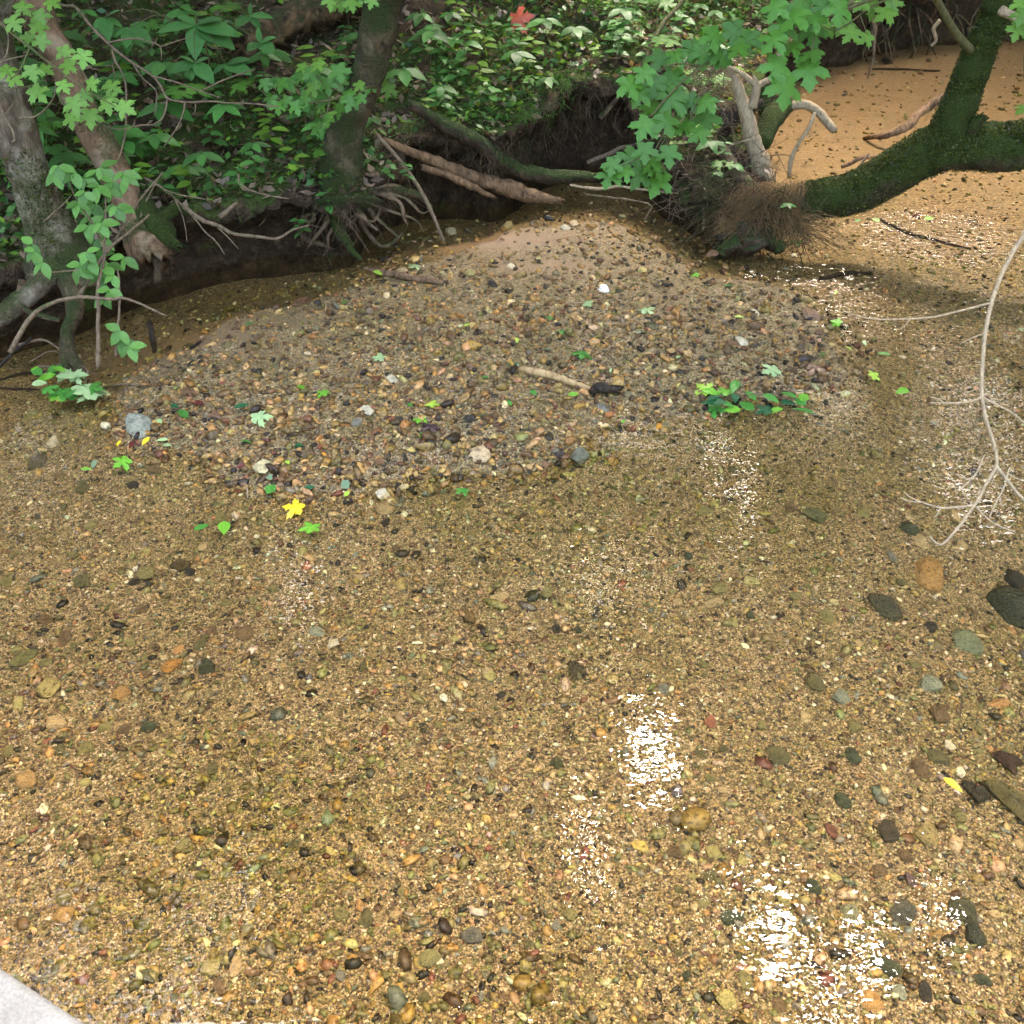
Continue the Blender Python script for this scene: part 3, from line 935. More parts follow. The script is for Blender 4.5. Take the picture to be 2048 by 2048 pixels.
# unseen woodland foliage added upstream and behind the slope to block low sky
def build_wood_sky_screen():
    blobs = [((-7, 15, 5.0), (4, 3, 3.4)), ((-1, 17, 5.6), (4, 3, 3.6)), ((5.5, 16, 4.6), (4, 3, 3.6)), ((10, 12.5, 4.0), (3, 4, 3.2)), ((9, 7, 4.2), (2.4, 4.0, 3.2)), ((8, 11, 3), (3, 2, 2.6)), ((-9, 9, 4.6), (3, 4, 2.6)),
             ((-7.5, 3, 5.4), (3, 4, 2.4)), ((7.5, 1.5, 5.6), (2.8, 4, 2.4)), 
              ((4.5, 14.5, 3.2), (3.5, 2, 2.4)), ((9, 15, 3.4), (3.5, 2, 2.6)), ((0, 19, 2.5), (9, 2, 3)), ((7, 14, 1.8), (4, 1.6, 1.8)), ((2, 15, 2.6), (3, 1.6, 1.8))]
    blobs += [((3.5, 17.5, 10), (4.5, 2.2, 2.6)), ((9.5, 15, 9), (3.5, 2.6, 3.0)), ((-3.5, 17.5, 10.5), (4.5, 2.2, 2.6)), ((11.5, 9, 7.0), (2.0, 4.0, 3.0))]
    V, F, c = leaf_cloud(165000, blobs, .24, CAN, 105)
    o = link("wood_sky_screen", mesh_np("wood_sky_screen", V, F, M_LEAFCOL, c, shade=False))
    tag(o, "unseen woodland foliage added above and behind the slope to block sky", None, None, "stuff")
build_wood_sky_screen()

def build_leaf_sky_screen():  # unseen leaf masses added to fill sky bands reflected in the water
    blobs = [((2, 16, 4.2), (4.0, 1.2, 3.0)), ((8, 15.5, 4.2), (3.6, 1.2, 3.0)), ((12.5, 12.5, 4.0), (1.8, 3.4, 3.4)), ((-4, 16.5, 4.6), (4, 1.3, 2.6)), ((0, 13.6, 8.3), (3.6, 1.5, 1.7)), ((4.8, 13.2, 8.1), (3.2, 1.5, 1.7)), ((8.6, 11.4, 7.6), (2.4, 1.9, 1.9)), ((-4.5, 13.5, 8.4), (3.0, 1.5, 1.7))]
    V, F, c = leaf_cloud(74000, blobs, .29, CAN, 106)
    o = link("leaf_sky_screen", mesh_np("leaf_sky_screen", V, F, M_LEAFCOL, c, shade=False))
    tag(o, "unseen leaf masses added upstream to block sky reflections in the water", None, None, "stuff")
build_leaf_sky_screen()
# ------------------------------------------------------------------ labels that single things out
LM = {}          # landmark phrase -> photo pixel
def ordinal(k):
    return ["nearest", "second", "third", "fourth", "fifth", "sixth", "seventh", "eighth", "ninth", "tenth", "eleventh", "twelfth"][k] if k < 12 else "far"

def label_all(items, marks, cat, group):
    """items: (object, phrase, px, py). label = phrase + where it lies seen from the nearest landmark"""
    buckets = {}
    for it in items:
        o, ph, x, y = it
        best = min(marks, key=lambda k: (marks[k][0] - x) ** 2 + ((marks[k][1] - y) * 1.3) ** 2)
        dx, dy = x - marks[best][0], y - marks[best][1]
        if abs(dx) >= abs(dy):
            w = "left of" if dx < 0 else "right of"
        else:
            w = "beyond" if dy < 0 else "in front of"
        buckets.setdefault((ph, w, best), []).append((dx * dx + dy * dy, it))
    for (ph, w, best), L in buckets.items():
        L.sort(key=lambda t: t[0])
        for k, (_, it) in enumerate(L):
            lab = f"{ph} {w} {best}" if len(L) == 1 else f"{ordinal(k)} {ph} {w} {best}"
            tag(it[0], lab, cat, group)

# ------------------------------------------------------------------ gravel
M_PEB = mat_stone("gravel_pebbles", True, .42)
M_STONE = mat_stone("creek_stone", False, .36)
TAN, OCH, BRN, DRK, OLV, GRY, CRM, RED, ORG = (.37, .26, .125), (.31, .195, .065), (.13, .083, .040), (.032, .024, .015), (.18, .15, .058), (.17, .155, .115), (.56, .47, .31), (.17, .07, .042), (.38, .20, .075)
PALS = np.array([TAN, OCH, BRN, DRK, OLV, GRY, CRM, RED, ORG])
W_NEAR = np.array([.30, .13, .14, .07, .19, .06, .08, .02, .015])
W_MID = np.array([.17, .10, .18, .10, .30, .08, .04, .03, .02]); W_MID /= W_MID.sum(); W_NEAR /= W_NEAR.sum()
W_BAR = np.array([.23, .17, .30, .12, .10, .03, .03, .03, .01]); W_BAR /= W_BAR.sum()

def ico(level):
    import bmesh
    bm = bmesh.new()
    bmesh.ops.create_icosphere(bm, subdivisions=level, radius=1.0)
    V = np.array([v.co[:] for v in bm.verts]); F = np.array([[v.index for v in f.verts] for f in bm.faces])
    bm.free()
    return V, F

I1V, I1F = ico(1)
I2V, I2F = ico(2)

def stone_shape(V, seed, cuts=4):
    r = np.random.default_rng(seed)
    W = V * (1 + 0.22 * fbm(V + seed * 3.1, 1.1, 2, seed))[:, None]
    for _ in range(cuts):                                   # broken facets
        n = r.normal(size=3); n[2] *= .5; n /= np.linalg.norm(n)
        d = r.uniform(.42, .82)
        s = W @ n
        W = W - np.where(s > d, (s - d) * .9, 0)[:, None] * n
    return W

def scatter(px, py, dia, cols, V0s, F0, flat=(.35, .75)):
    n = len(px)
    u, v = (px - 1024) / FPX, (1024 - py) / FPX
    D = np.stack([u, CP + v * SP, -SP + v * CP], 1)
    P = C0 + D * (-CAM_H / D[:, 2])[:, None]
    for _ in range(3):
        z = bed_z(P)
        P = C0 + D * ((z - CAM_H) / D[:, 2])[:, None]
    bd, _ = bank_d(P)
    sd = sand_amt(P)
    ok = (bd < .12) & (RNG.random(n) > sd * .88) & (P[:, 1] < 12.5)
    P, dia, cols = P[ok], dia[ok], cols[ok]
    film = (smooth(-.25, .6, fbm(P[:, :2], 1.15, 3, 15)) * (P[:, 2] < -.005))[:, None]       # patches of olive algae film under water
    cols = cols * (1 - film + film * np.array([.72, .76, .50]))
    dry = (P[:, 2] > -.01)[:, None]
    cols = cols * np.where(dry, np.array([[.86, .72, .52]]), 1.0)
    silt = (smooth(.0, .7, fbm(P[:, :2], .8, 2, 19)))[:, None]
    cols = cols * (1 - .22 * silt)
    n = len(P)
    k = RNG.integers(0, len(V0s), n)
    B = np.stack(V0s)[k]                                    # n, nv, 3
    sx = dia * .5 * RNG.uniform(.9, 1.6, n); sy = dia * .5 * RNG.uniform(.6, 1.0, n); sz = dia * .5 * RNG.uniform(flat[0], flat[1], n)
    B = B * np.stack([sx, sy, sz], 1)[:, None, :]
    tx, ty, a = RNG.normal(0, .28, n), RNG.normal(0, .28, n), RNG.uniform(0, 6.283, n)
    c, s = np.cos(tx)[:, None], np.sin(tx)[:, None]
    y, z = B[..., 1] * c - B[..., 2] * s, B[..., 1] * s + B[..., 2] * c
    c, s = np.cos(ty)[:, None], np.sin(ty)[:, None]
    x, z = B[..., 0] * c + z * s, -B[..., 0] * s + z * c
    c, s = np.cos(a)[:, None], np.sin(a)[:, None]
    X, Y = x * c - y * s, x * s + y * c
    V = np.stack([X, Y, z], 2) + (P + np.stack([0 * sz, 0 * sz, sz * RNG.uniform(.05, .6, n)], 1))[:, None, :]
    nv = B.shape[1]
    F = (F0[None] + (np.arange(n) * nv)[:, None, None]).reshape(-1, 3)
    return V.reshape(-1, 3), F, np.repeat(cols, nv, 0)

def peb_cols(n, w, px, py):
    c = PALS[RNG.choice(len(PALS), n, p=w)] * RNG.uniform(.55, 1.25, (n, 1))
    return np.clip(c * (1 + RNG.normal(0, .07, (n, 3))), .01, .8)

def build_gravel():
    Vs, Fs, Cs, off = [], [], [], 0
    sh1 = [stone_shape(I1V, 200 + k, 1) for k in range(10)]
    # fine pebbles, evenly dense in the view, with a margin around the frame
    n = 57000
    px, py = RNG.uniform(-260, 2300, n), 60 + 2250 * RNG.random(n) ** .85
    dep = CAM_H / np.maximum(SP - (1024 - py) / FPX * CP, .05)
    dia = dep * 2 / FPX * RNG.uniform(2.2, 5.2, n) * RNG.choice([.8, 1, 1.35], n, p=[.4, .4, .2])
    V, F, c = scatter(px, py, dia, peb_cols(n, W_NEAR, px, py), sh1, I1F)
    Vs.append(V); Fs.append(F); Cs.append(c); off += len(V)
    o = link("gravel", mesh_np("gravel", V, F, M_PEB, c, shade=False))
    tag(o, "fine tan and brown gravel covering the creek bed", None, None, "stuff")
    # coarser pebbles, more of them on the bar
    sh2 = [stone_shape(I2V, 300 + k, 6) for k in range(12)]
    n = 15000
    px, py = RNG.uniform(-260, 2300, n), 470 + 1840 * RNG.random(n)
    g = np.array([G(a, b)[:2] for a, b in zip(px, py)])
    k = fbm(g, 1.4, 2, 23) > RNG.uniform(-1.0, .5, n)
    px, py = px[k], py[k]; n = len(px)
    dia = RNG.lognormal(math.log(.024), .36, n)
    sh3 = [stone_shape(I1V, 340 + k, 3) for k in range(14)]
    V, F, c = scatter(px, py, dia, peb_cols(n, W_MID, px, py), sh3, I1F, (.16, .4))
    n = 6400
    px, py = RNG.uniform(150, 1800, n), RNG.uniform(430, 1010, n)
    g = np.array([G(a, b)[:2] for a, b in zip(px, py)])
    ins = inside_poly(g, [tuple(p) for p in BAR])
    dd, _ = nearest_seg(g, BARL)
    ins |= dd < .12
    px, py = px[ins], py[ins]
    n = len(px)
    dia = RNG.lognormal(math.log(.029), .32, n)
    V2, F2, c2 = scatter(px, py, dia, peb_cols(n, W_BAR, px, py), sh2, I2F, (.45, .8))
    o = link("pebbles", mesh_np("pebbles", np.vstack([V, V2]), np.vstack([F, F2 + len(V)]), M_PEB, np.vstack([c, c2]), shade=False))
    tag(o, "coarse mixed brown pebbles over the gravel bar and creek bed", None, None, "stuff")
build_gravel()

# ------------------------------------------------------------------ single stones
I3V, I3F = ico(3)
STONE_ME = []
for k in range(10):
    cuts = 9 if k % 2 else 6
    STONE_ME.append(mesh_np("stone", stone_shape(I3V, 400 + k, cuts), I3F, M_STONE))
TRI_ME = mesh_np("stone", stone_shape(I3V * np.array([1, 1, 1]) * (1 + .25 * np.cos(3 * np.arctan2(I3V[:, 1], I3V[:, 0])))[:, None], 431, 4), I3F, M_STONE)

def stone(px, py, w, h, col, ang=None, me=None, thick=.5, sink=.62, name="stone"):
    p = bedhit(px, py)
    dep = project(p)[2]
    sx = w * dep / FPX * .5
    el = math.asin(-ray(px, py)[2] / np.linalg.norm(ray(px, py)))
    sy = min(h * dep / FPX * .5 / max(math.sin(el), .3), sx * 1.5)
    sz = min(sx, sy) * thick
    a = random.uniform(-.4, .4) if ang is None else math.radians(ang)
    o = link(name, me or random.choice(STONE_ME))
    o.location = (p[0], p[1], p[2] + sz * (1 - sink) * .6)
    o.rotation_euler = (random.uniform(-.15, .15), random.uniform(-.15, .15), a)
    o.scale = (sx * 1.08, sy * 1.08, sz)
    j = random.uniform(.88, 1.12)
    o.color = (col[0] * j, col[1] * j, col[2] * j, 1)
    return o

DOL = (.10, .085, .035); DGR = (.05, .055, .028); BLK = (.035, .028, .02); GGR = (.22, .22, .15); LOL = (.30, .25, .09); PUR = (.12, .075, .065)
# (px, py, w, h, colour, angle, label)  - the ones a viewer can name
NAMED = [
    (277, 854, 62, 36, (.27, .27, .20), 10, "flat grey-green stone half out of water beside the green debris", "the flat grey-green stone"),
    (523, 938, 46, 44, (.50, .42, .22), 0, "round pale yellow cobble, dark underneath, wet gravel at the bar's edge", "the round pale yellow cobble"),
    (1208, 578, 28, 24, (.80, .78, .72), 0, "bright white angular stone on top of the gravel bar", "the bright white stone"),
    (959, 908, 46, 32, (.52, .37, .20), -10, "large smooth tan cobble at the lower end of the gravel bar", "the large tan cobble"),
    (785, 760, 26, 18, CRM, 20, "pale cream flat angular stone in the middle of the bar", "the cream flat stone"),
    (1129, 458, 22, 20, (.48, .44, .32), 0, "mottled pale round stone, left of a touching pair by the back channel", None),
    (1148, 449, 20, 20, (.52, .40, .24), 0, "tan round stone, right of a touching pair by the back channel", "the pair of round stones"),
    (1017, 456, 32, 15, (.28, .21, .08), 0, "olive yellow stone lying under the back channel water beside the pair", None),
    (1158, 914, 38, 34, (.13, .13, .085), 0, "dark grey-green broken stone at the lower tip of the bar", "the dark green bar-tip stone"),
    (1114, 905, 26, 30, (.055, .040, .030), 30, "dark brown wet stone at the lower tip of the bar", None),
    (1283, 543, 22, 22, (.46, .38, .14), 0, "pale yellow egg-shaped stone near the top of the bar", "the yellow egg stone"),
    (1154, 1342, 46, 36, (.055, .042, .020), 0, "dark brown triangular stone alone on pale sand under water", "the dark triangular stone"),
    (1861, 1150, 78, 92, (.30, .165, .055), -25, "big orange-tan slab lying under water on the creek bed", "the orange slab"),
    (1768, 1216, 64, 42, (.055, .048, .026), 5, "dark oblong slab under water by a bright glint", "the dark oblong slab"),
    (1929, 1286, 62, 46, (.17, .18, .10), -10, "flat grey-green oval stone under water at the picture's side", "the grey-green oval stone"),
    (2016, 1598, 72, 82, (.085, .068, .026), 20, "big olive-brown wedge-shaped rock, largest in the stone cluster at the side", "the big olive wedge rock"),
    (1951, 1586, 58, 42, (.040, .032, .018), 0, "rounded dark rock touching the big olive wedge rock", None),
    (2016, 1524, 62, 40, (.055, .030, .018), 15, "dark reddish-brown rock just behind the olive wedge rock", None),
    (1923, 1830, 70, 52, (.055, .052, .026), -30, "dark olive double-humped rock under water by the glints", "the dark olive humped rock"),
    (1948, 1872, 54, 48, (.045, .045, .026), 0, "dark green rock leaning against the olive humped rock", None),
    (1777, 1934, 52, 58, (.050, .052, .026), 70, "dark green rock among bright glints at the bottom", "the dark green glint rock"),
    (1852, 1673, 68, 44, (.26, .19, .075), -25, "long tan sloping stone beside a dark brown one", "the long tan stone"),
    (1779, 1669, 50, 46, (.052, .040, .024), 0, "dark brown lumpy stone touching the long tan one", None),
    (1703, 1830, 52, 42, (.21, .19, .105), -20, "broad olive grey stone with pitted face near glints", "the olive grey pitted stone"),
    (1808, 1827, 56, 50, (.085, .078, .055), 0, "dark grey forked stone between two bands of glints", None),
    (49, 1316, 62, 28, (.12, .11, .042), 38, "long dark olive slab lying slanted near the picture's edge", "the slanted olive slab"),
    (357, 1134, 48, 28, (.085, .058, .026), 0, "flat brown speckled stone with black pebble at its tip", "the flat brown speckled stone"),
    (417, 1336, 46, 26, (.045, .046, .022), -20, "dark olive triangular stone beside an orange one", None),
    (344, 1333, 34, 28, (.34, .165, .045), -40, "orange-brown curved stone under shallow water", "the orange curved stone"),
    (241, 1390, 40, 30, (.34, .19, .065), 20, "orange-tan blocky stone under shallow water", "the orange-tan blocky stone"),
    (93, 1382, 54, 48, (.29, .225, .085), 10, "broad flat olive tan stone near the picture's edge", None),
    (47, 1563, 60, 34, (.34, .21, .085), -30, "tan split slab near the picture's edge", "the tan split slab"),
    (76, 929, 36, 32, (.075, .058, .030), 0, "round dark brown stone under rippled water near the bank", "the round dark stone"),
    (126, 1836, 48, 40, (.36, .215, .075), 25, "ragged orange-tan stone close to the concrete slab", "the ragged orange stone"),
    (701, 1922, 34, 26, (.44, .235, .07), 30, "bright orange angular stone near the bottom of the picture", "the bright orange stone"),
    (943, 1872, 52, 28, (.115, .105, .08), 0, "flat dark grey oval stone near the bottom of the picture", "the flat dark grey oval"),
    (855, 1919, 52, 38, (.20, .175, .07), 10, "broad flat olive stone near the bottom of the picture", "the broad olive stone"),
    (1281, 1696, 30, 36, (.52, .37, .10), 70, "bright yellow rounded stone in front of the sky glint", "the bright yellow stone"),
    (1421, 1446, 34, 24, (.27, .105, .055), -10, "red-brown flat stone right of the large sky glint", "the red-brown flat stone"),
    (1631, 1033, 46, 32, (.115, .11, .048), 45, "olive diamond-shaped stone under rippled water", "the olive diamond stone"),
    (1588, 512, 14, 8, (.85, .84, .80), 0, "tiny bright white stone below the mossy leaning tree", None),
    (940, 1237, 34, 30, (.15, .095, .036), 30, "brown blocky stone under water in the middle of the picture", "the brown blocky stone"),
    (803, 1172, 28, 30, (.34, .25, .09), 0, "rounded tan stone under water in the middle of the picture", "the rounded tan stone"),
    (1113, 1530, 28, 28, (.065, .062, .026), 0, "round dark green stone left of the large sky glint", "the round dark green stone"),
    (1620, 632, 36, 24, (.20, .12, .07), 0, "flat brown stone at the outer edge of the bar", "the flat brown edge stone"),
    (292, 1951, 36, 42, (.085, .08, .04), 60, "dark olive triangular stone near the concrete slab", None),
    (419, 1942, 48, 40, (.26, .21, .085), 30, "broad olive tan stone near the bottom by the slab", "the broad olive tan stone"),
    (1746, 2004, 58, 44, (.36, .20, .07), 0, "orange tan stone at the very bottom among glints", None),
    (2030, 1218, 120, 78, (.030, .030, .016), 0, "large dark rock shape standing in for a shaded patch below the bare branch", None),  # dark stone added to imitate a shaded patch of the creek
    (1772, 126, 24, 22, (.02, .016, .012), 0, "black round lump of wood in the upstream sand under the bank", None),
    (1903, 1990, 10, 8, CRM, 0, "tiny cream stone at the very bottom corner", None),
]
STONE_MARKS = {"the concrete slab": (60, 2000), "the pale peeled stick": (1115, 762), "the leafy green sprig": (1525, 810), "the dark stick on the bar": (810, 558)}
stones_px = []
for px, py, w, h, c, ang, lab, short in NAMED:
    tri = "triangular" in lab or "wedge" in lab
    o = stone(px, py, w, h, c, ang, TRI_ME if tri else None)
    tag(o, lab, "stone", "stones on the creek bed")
    stones_px.append((px, py, w))
    if short:
        STONE_MARKS[short] = (px, py)

MORE = [(733, 822, 28, 26, CRM), (714, 847, 22, 22, GRY), (798, 844, 22, 18, BLK), (937, 839, 26, 14, BLK), (818, 695, 18, 20, GRY), (838, 670, 24, 28, BRN), (615, 912, 32, 20, BRN), (1228, 565, 18, 18, TAN), (1482, 683, 24, 26, CRM),
        (1203, 817, 28, 22, GRY), (1424, 512, 24, 14, BRN), (1511, 625, 12, 9, CRM), (938, 549, 28, 18, LOL), (984, 569, 20, 18, BLK), (802, 546, 26, 18, TAN), (1021, 534, 18, 18, CRM), (1329, 1380, 30, 24, GRY), (1426, 1706, 32, 28, LOL),
        (1483, 1724, 28, 24, LOL), (1353, 1709, 38, 32, BRN), (1845, 1545, 46, 58, BRN), (1873, 1516, 46, 30, DOL), (1625, 1774, 32, 30, DGR), (1704, 1513, 32, 28, DGR), (1554, 1513, 46, 40, DOL), (1684, 1603, 36, 26, DGR), (1662, 1662, 28, 26, RED),
        (1759, 1746, 40, 24, BRN), (1566, 1796, 32, 30, LOL), (1460, 1836, 48, 32, DGR), (1849, 1984, 32, 32, BLK), (1799, 1982, 28, 38, GGR), (1810, 1712, 32, 24, BRN), (1821, 1762, 30, 28, PUR), (1865, 1257, 34, 28, BLK), (1817, 1061, 42, 30, DGR),
        (1842, 1086, 36, 24, TAN), (1681, 1397, 48, 28, GGR), (1629, 1366, 40, 32, DOL), (1858, 1372, 54, 32, GGR), (1881, 1434, 48, 40, BRN), (1999, 1409, 48, 22, ORG), (1656, 1235, 34, 28, OLV), (1783, 1114, 22, 16, GRY), (1898, 1493, 28, 20, CRM), (2028, 1164, 46, 44, BLK),
        (92, 1328, 32, 19, OLV), (129, 1278, 30, 26, BRN), (88, 1241, 34, 22, BRN), (261, 1286, 32, 18, OLV), (401, 1289, 30, 28, DOL), (424, 1264, 26, 22, BRN), (489, 1268, 42, 24, BRN), (380, 1144, 26, 13, BLK), (292, 1149, 40, 25, OLV), (266, 1166, 26, 16, BLK), (296, 1171, 18, 15, BLK),
        (166, 1162, 48, 26, DOL), (358, 1299, 26, 18, ORG), (39, 1408, 34, 28, LOL), (295, 1458, 40, 25, DGR), (173, 1500, 36, 26, OLV), (122, 1501, 30, 24, DOL), (111, 1447, 42, 28, TAN), (20, 1502, 30, 26, OLV), (165, 977, 34, 24, DOL), (267, 971, 26, 14, BLK), (310, 940, 32, 22, BRN), (106, 887, 30, 18, CRM),
        (124, 1799, 38, 30, OLV), (155, 1852, 22, 26, GRY), (472, 1932, 28, 40, TAN), (438, 1973, 26, 30, BRN), (211, 1684, 18, 16, RED), (366, 1687, 28, 28, OLV), (227, 1951, 16, 14, ORG), (719, 1812, 20, 30, ORG), (681, 1829, 32, 30, OLV), (732, 1837, 30, 46, DOL), (802, 1784, 20, 20, OLV), (785, 1868, 20, 20, OLV),
        (679, 1955, 26, 28, GRY), (880, 1924, 18, 14, CRM), (1137, 1832, 38, 32, OLV), (1112, 1852, 26, 24, GRY), (766, 1017, 38, 28, TAN), (766, 991, 32, 22, CRM), (772, 1043, 20, 16, BLK), (631, 1264, 36, 20, GGR), (724, 1336, 22, 26, DOL), (1000, 1194, 40, 24, TAN), (887, 1338, 20, 26, OLV), (880, 1450, 26, 14, OLV),
        (1003, 1390, 22, 16, BLK), (1500, 1165, 44, 18, LOL), (1440, 1180, 46, 24, OLV), (1430, 1208, 50, 16, TAN), (1110, 1260, 22, 26, BLK), (1157, 1262, 18, 18, DGR), (1190, 1230, 14, 12, BLK), (1468, 1245, 18, 24, LOL), (1500, 1232, 20, 16, DGR), (1450, 2000, 40, 44, LOL), (1490, 1960, 34, 30, OLV), (1560, 2010, 34, 30, BRN)]
NAMES = {BLK: "small black stone", GRY: "grey stone", CRM: "pale cream stone", TAN: "tan stone", BRN: "brown stone", LOL: "yellow-olive stone", OLV: "olive stone", DOL: "dark olive stone", DGR: "dark green stone", RED: "red-brown stone", ORG: "orange stone", PUR: "purplish brown stone", GGR: "grey-green stone", OCH: "ochre stone"}
items = []
for px, py, w, h, c in MORE:
    items.append((stone(px, py, w, h, c), NAMES[c], px, py)); stones_px.append((px, py, w))
rr = random.Random(5)
tries = 0
while len(items) < 235 and tries < 6000:
    tries += 1
    px, py = rr.uniform(10, 2040), rr.uniform(600, 2040)
    p = G(px, py)
    if bank_d(p[None])[0][0] > -.1: continue
    dens = .25 + .75 * (px > 1350 and py > 1000) + .3 * (px < 500 and py > 1000) + .25 * (py < 950)
    if rr.random() > dens: continue
    if py > 1880 and px < 260: continue
    w = rr.choice([17, 19, 21, 24, 28, 32]) * (1.15 if px > 1400 and py > 1300 else .95 if py > 1000 else .8)
    if any((px - a) ** 2 + (py - b) ** 2 < (.62 * (w + ww)) ** 2 for a, b, ww in stones_px): continue
    c = rr.choice([BRN, OLV, OLV, DOL, TAN, OLV, DOL, BRN, OLV, LOL, TAN, DGR])
    items.append((stone(px, py, w, w * rr.uniform(.5, .85), c), NAMES[c], px, py)); stones_px.append((px, py, w))
label_all(items, STONE_MARKS, "stone", "stones on the creek bed")

# ------------------------------------------------------------------ leaves
def maple_mesh(name, mat, curl=.12, seed=0):
    half = [(.10, -.07), (.27, -.08), (.43, -.03), (.345, .075), (.40, .155), (.29, .215), (.47, .29), (.62, .375), (.56, .43), (.70, .60), (.51, .565), (.47, .655), (.355, .585), (.20, .53), (.195, .63), (.295, .77), (.17, .775), (.13, .875), (0, 1.05)]
    r = np.random.default_rng(seed)
    half = [(x * r.uniform(.93, 1.07), y + r.normal(0, .008)) if x else (x, y) for x, y in half]
    right = half
    left = [(-x, y) for x, y in half[-2::-1]]
    out = [(0, 0)] + right + left
    V = [(0, .36)] + out
    V = np.array([(x, y, 0) for x, y in V], float)
    V[:, 1] -= .36
    rad = np.hypot(V[:, 0], V[:, 1])
    V[:, 2] = -curl * rad ** 2 - .10 * np.abs(V[:, 0]) * (rad > .2) + .05 * np.sin(V[:, 0] * 6 + seed) * rad
    n = len(out)
    F = np.array([(0, 1 + k, 1 + (k + 1) % n) for k in range(n)])
    return mesh_np(name, V, F, mat, shade=False)

def ovate_mesh(name, mat, wid=.5, droop=.18, fold=.12, rows=6):
    t = np.linspace(0, 1, rows)
    w = wid * .5 * np.sin(np.pi * t ** .8) ** .85
    w[0] = .012; w[-1] = .004
    z = -droop * t ** 2
    L = np.stack([-w, t, z - fold * w * -1.0], 1); Mx = np.stack([0 * w, t, z], 1); R = np.stack([w, t, z + fold * w], 1)
    V = np.vstack([L, Mx, R])
    F = []
    for k in range(rows - 1):
        F += [(k, rows + k, rows + k + 1, k + 1), (rows + k, 2 * rows + k, 2 * rows + k + 1, rows + k + 1)]
    return mesh_np(name, V, np.array(F), mat)

def leaf_matrix(p, tip, nrm, s):
    y = np.asarray(tip, float); y /= np.linalg.norm(y)
    z = np.asarray(nrm, float); z = z - y * np.dot(z, y); z /= np.linalg.norm(z) + 1e-9
    x = np.cross(y, z)
    m = Matrix(((x[0] * s, y[0] * s, z[0] * s, p[0]), (x[1] * s, y[1] * s, z[1] * s, p[1]), (x[2] * s, y[2] * s, z[2] * s, p[2]), (0, 0, 0, 1)))
    return m

M_MAPLE = mat_leaf("maple_leaf_green", (.066, .170, .018), .22, .34, .5)
M_MAPLE_P = mat_leaf("maple_leaf_pale", (.125, .245, .030), .2, .34, .5)
M_HERB = mat_leaf("herb_leaf", (.055, .155, .028), .4, .32, .45)
M_HERB_B = mat_leaf("bright_herb_leaf", (.13, .24, .022), .3, .4, .5)
M_BIG = mat_leaf("broad_leaf", (.060, .16, .036), .25, .32, .5)
M_SAP = mat_leaf("sapling_leaf", (.095, .21, .036), .3, .34, .45)
MAPLES = [maple_mesh("leaf", M_MAPLE, .10 + .05 * k, k) for k in range(4)]
MAPLES_P = [maple_mesh("leaf", M_MAPLE_P, .10 + .06 * k, 10 + k) for k in range(3)]
OVATE = [ovate_mesh("leaf", M_HERB, .46 + .05 * k, .15 + .1 * k) for k in range(3)]
OVATE_B = [ovate_mesh("leaf", M_HERB_B, .42 + .05 * k, .2) for k in range(2)]
OVATE_BIG = [ovate_mesh("leaflet", M_BIG, .46 + .05 * k, .14, .1, 8) for k in range(2)]
OVATE_SAP = [ovate_mesh("leaf", M_SAP, .56 + .06 * k, .18, .12, 6) for k in range(2)]

def img_dir(px, py, depth, ang):
    """world direction that reads as angle ang (degrees, 0 = right, 90 = up in the picture)"""
    a = math.radians(ang)
    return np.array([math.cos(a), math.sin(a) * SP, math.sin(a) * CP])

def maple_branch(name, label, stems, leaves, depth, mats, mat_twig=M_TWIGG, size=56, seed=1, cat="branch", tipdir=250, spread=55, jit=.12, dfun=None):
    """stems: [(polyline px list, width px start, end)], leaves: [(px,py[,size[,tip]])]"""
    r = random.Random(seed)
    dfn = dfun or (lambda x, y: depth)
    s0 = stems[0][0][0]
    root = empty(name, PD(s0[0], s0[1], dfn(*s0)), label, cat)
    mb = MB(); pts_all = []
    for pl, w0, w1 in stems:
        P = np.array([PD(x, y, dfn(x, y)) for x, y in pl])
        S = tube(mb, P, [w0 * .5 * depth / FPX, w1 * .5 * depth / FPX], 7, max(12, len(pl) * 5))
        pts_all.append(S)
    A = np.vstack(pts_all)
    for k, lf in enumerate(leaves):
        x, y = lf[0], lf[1]
        s = lf[2] if len(lf) > 2 else size * r.uniform(.85, 1.15)
        ta = lf[3] if len(lf) > 3 else tipdir + r.uniform(-spread, spread)
        d = dfn(x, y) + r.uniform(-jit, jit)
        p = PD(x, y, d)
        tip = img_dir(x, y, d, ta) + np.array([0, -.15, -.25]) * r.uniform(.2, 1)
        nrm = np.array([r.gauss(0, .28), -.45 + r.gauss(0, .2), 1.0])
        sc = s * d / FPX / 1.15
        M = leaf_matrix(p, tip, nrm, sc)
        o = link("leaf", r.choice(mats), root, matrix=None)
        o.matrix_basis = M
        base = np.array(M @ Vector((0, -.36, 0)))
        j = np.argmin(np.sum((A - base) ** 2, 1))
        mid = (A[j] + base) / 2 + np.array([0, 0, .015])
        tube(mb, [A[j], mid, base], [.0011, .001, .0008], 5, 6)
    mb.build("twig", mat_twig, root)
    return root

def crop(lst, s, ox, oy):
    return [(ox + l[0] / s, oy + l[1] / s) + tuple(l[2:]) for l in lst]

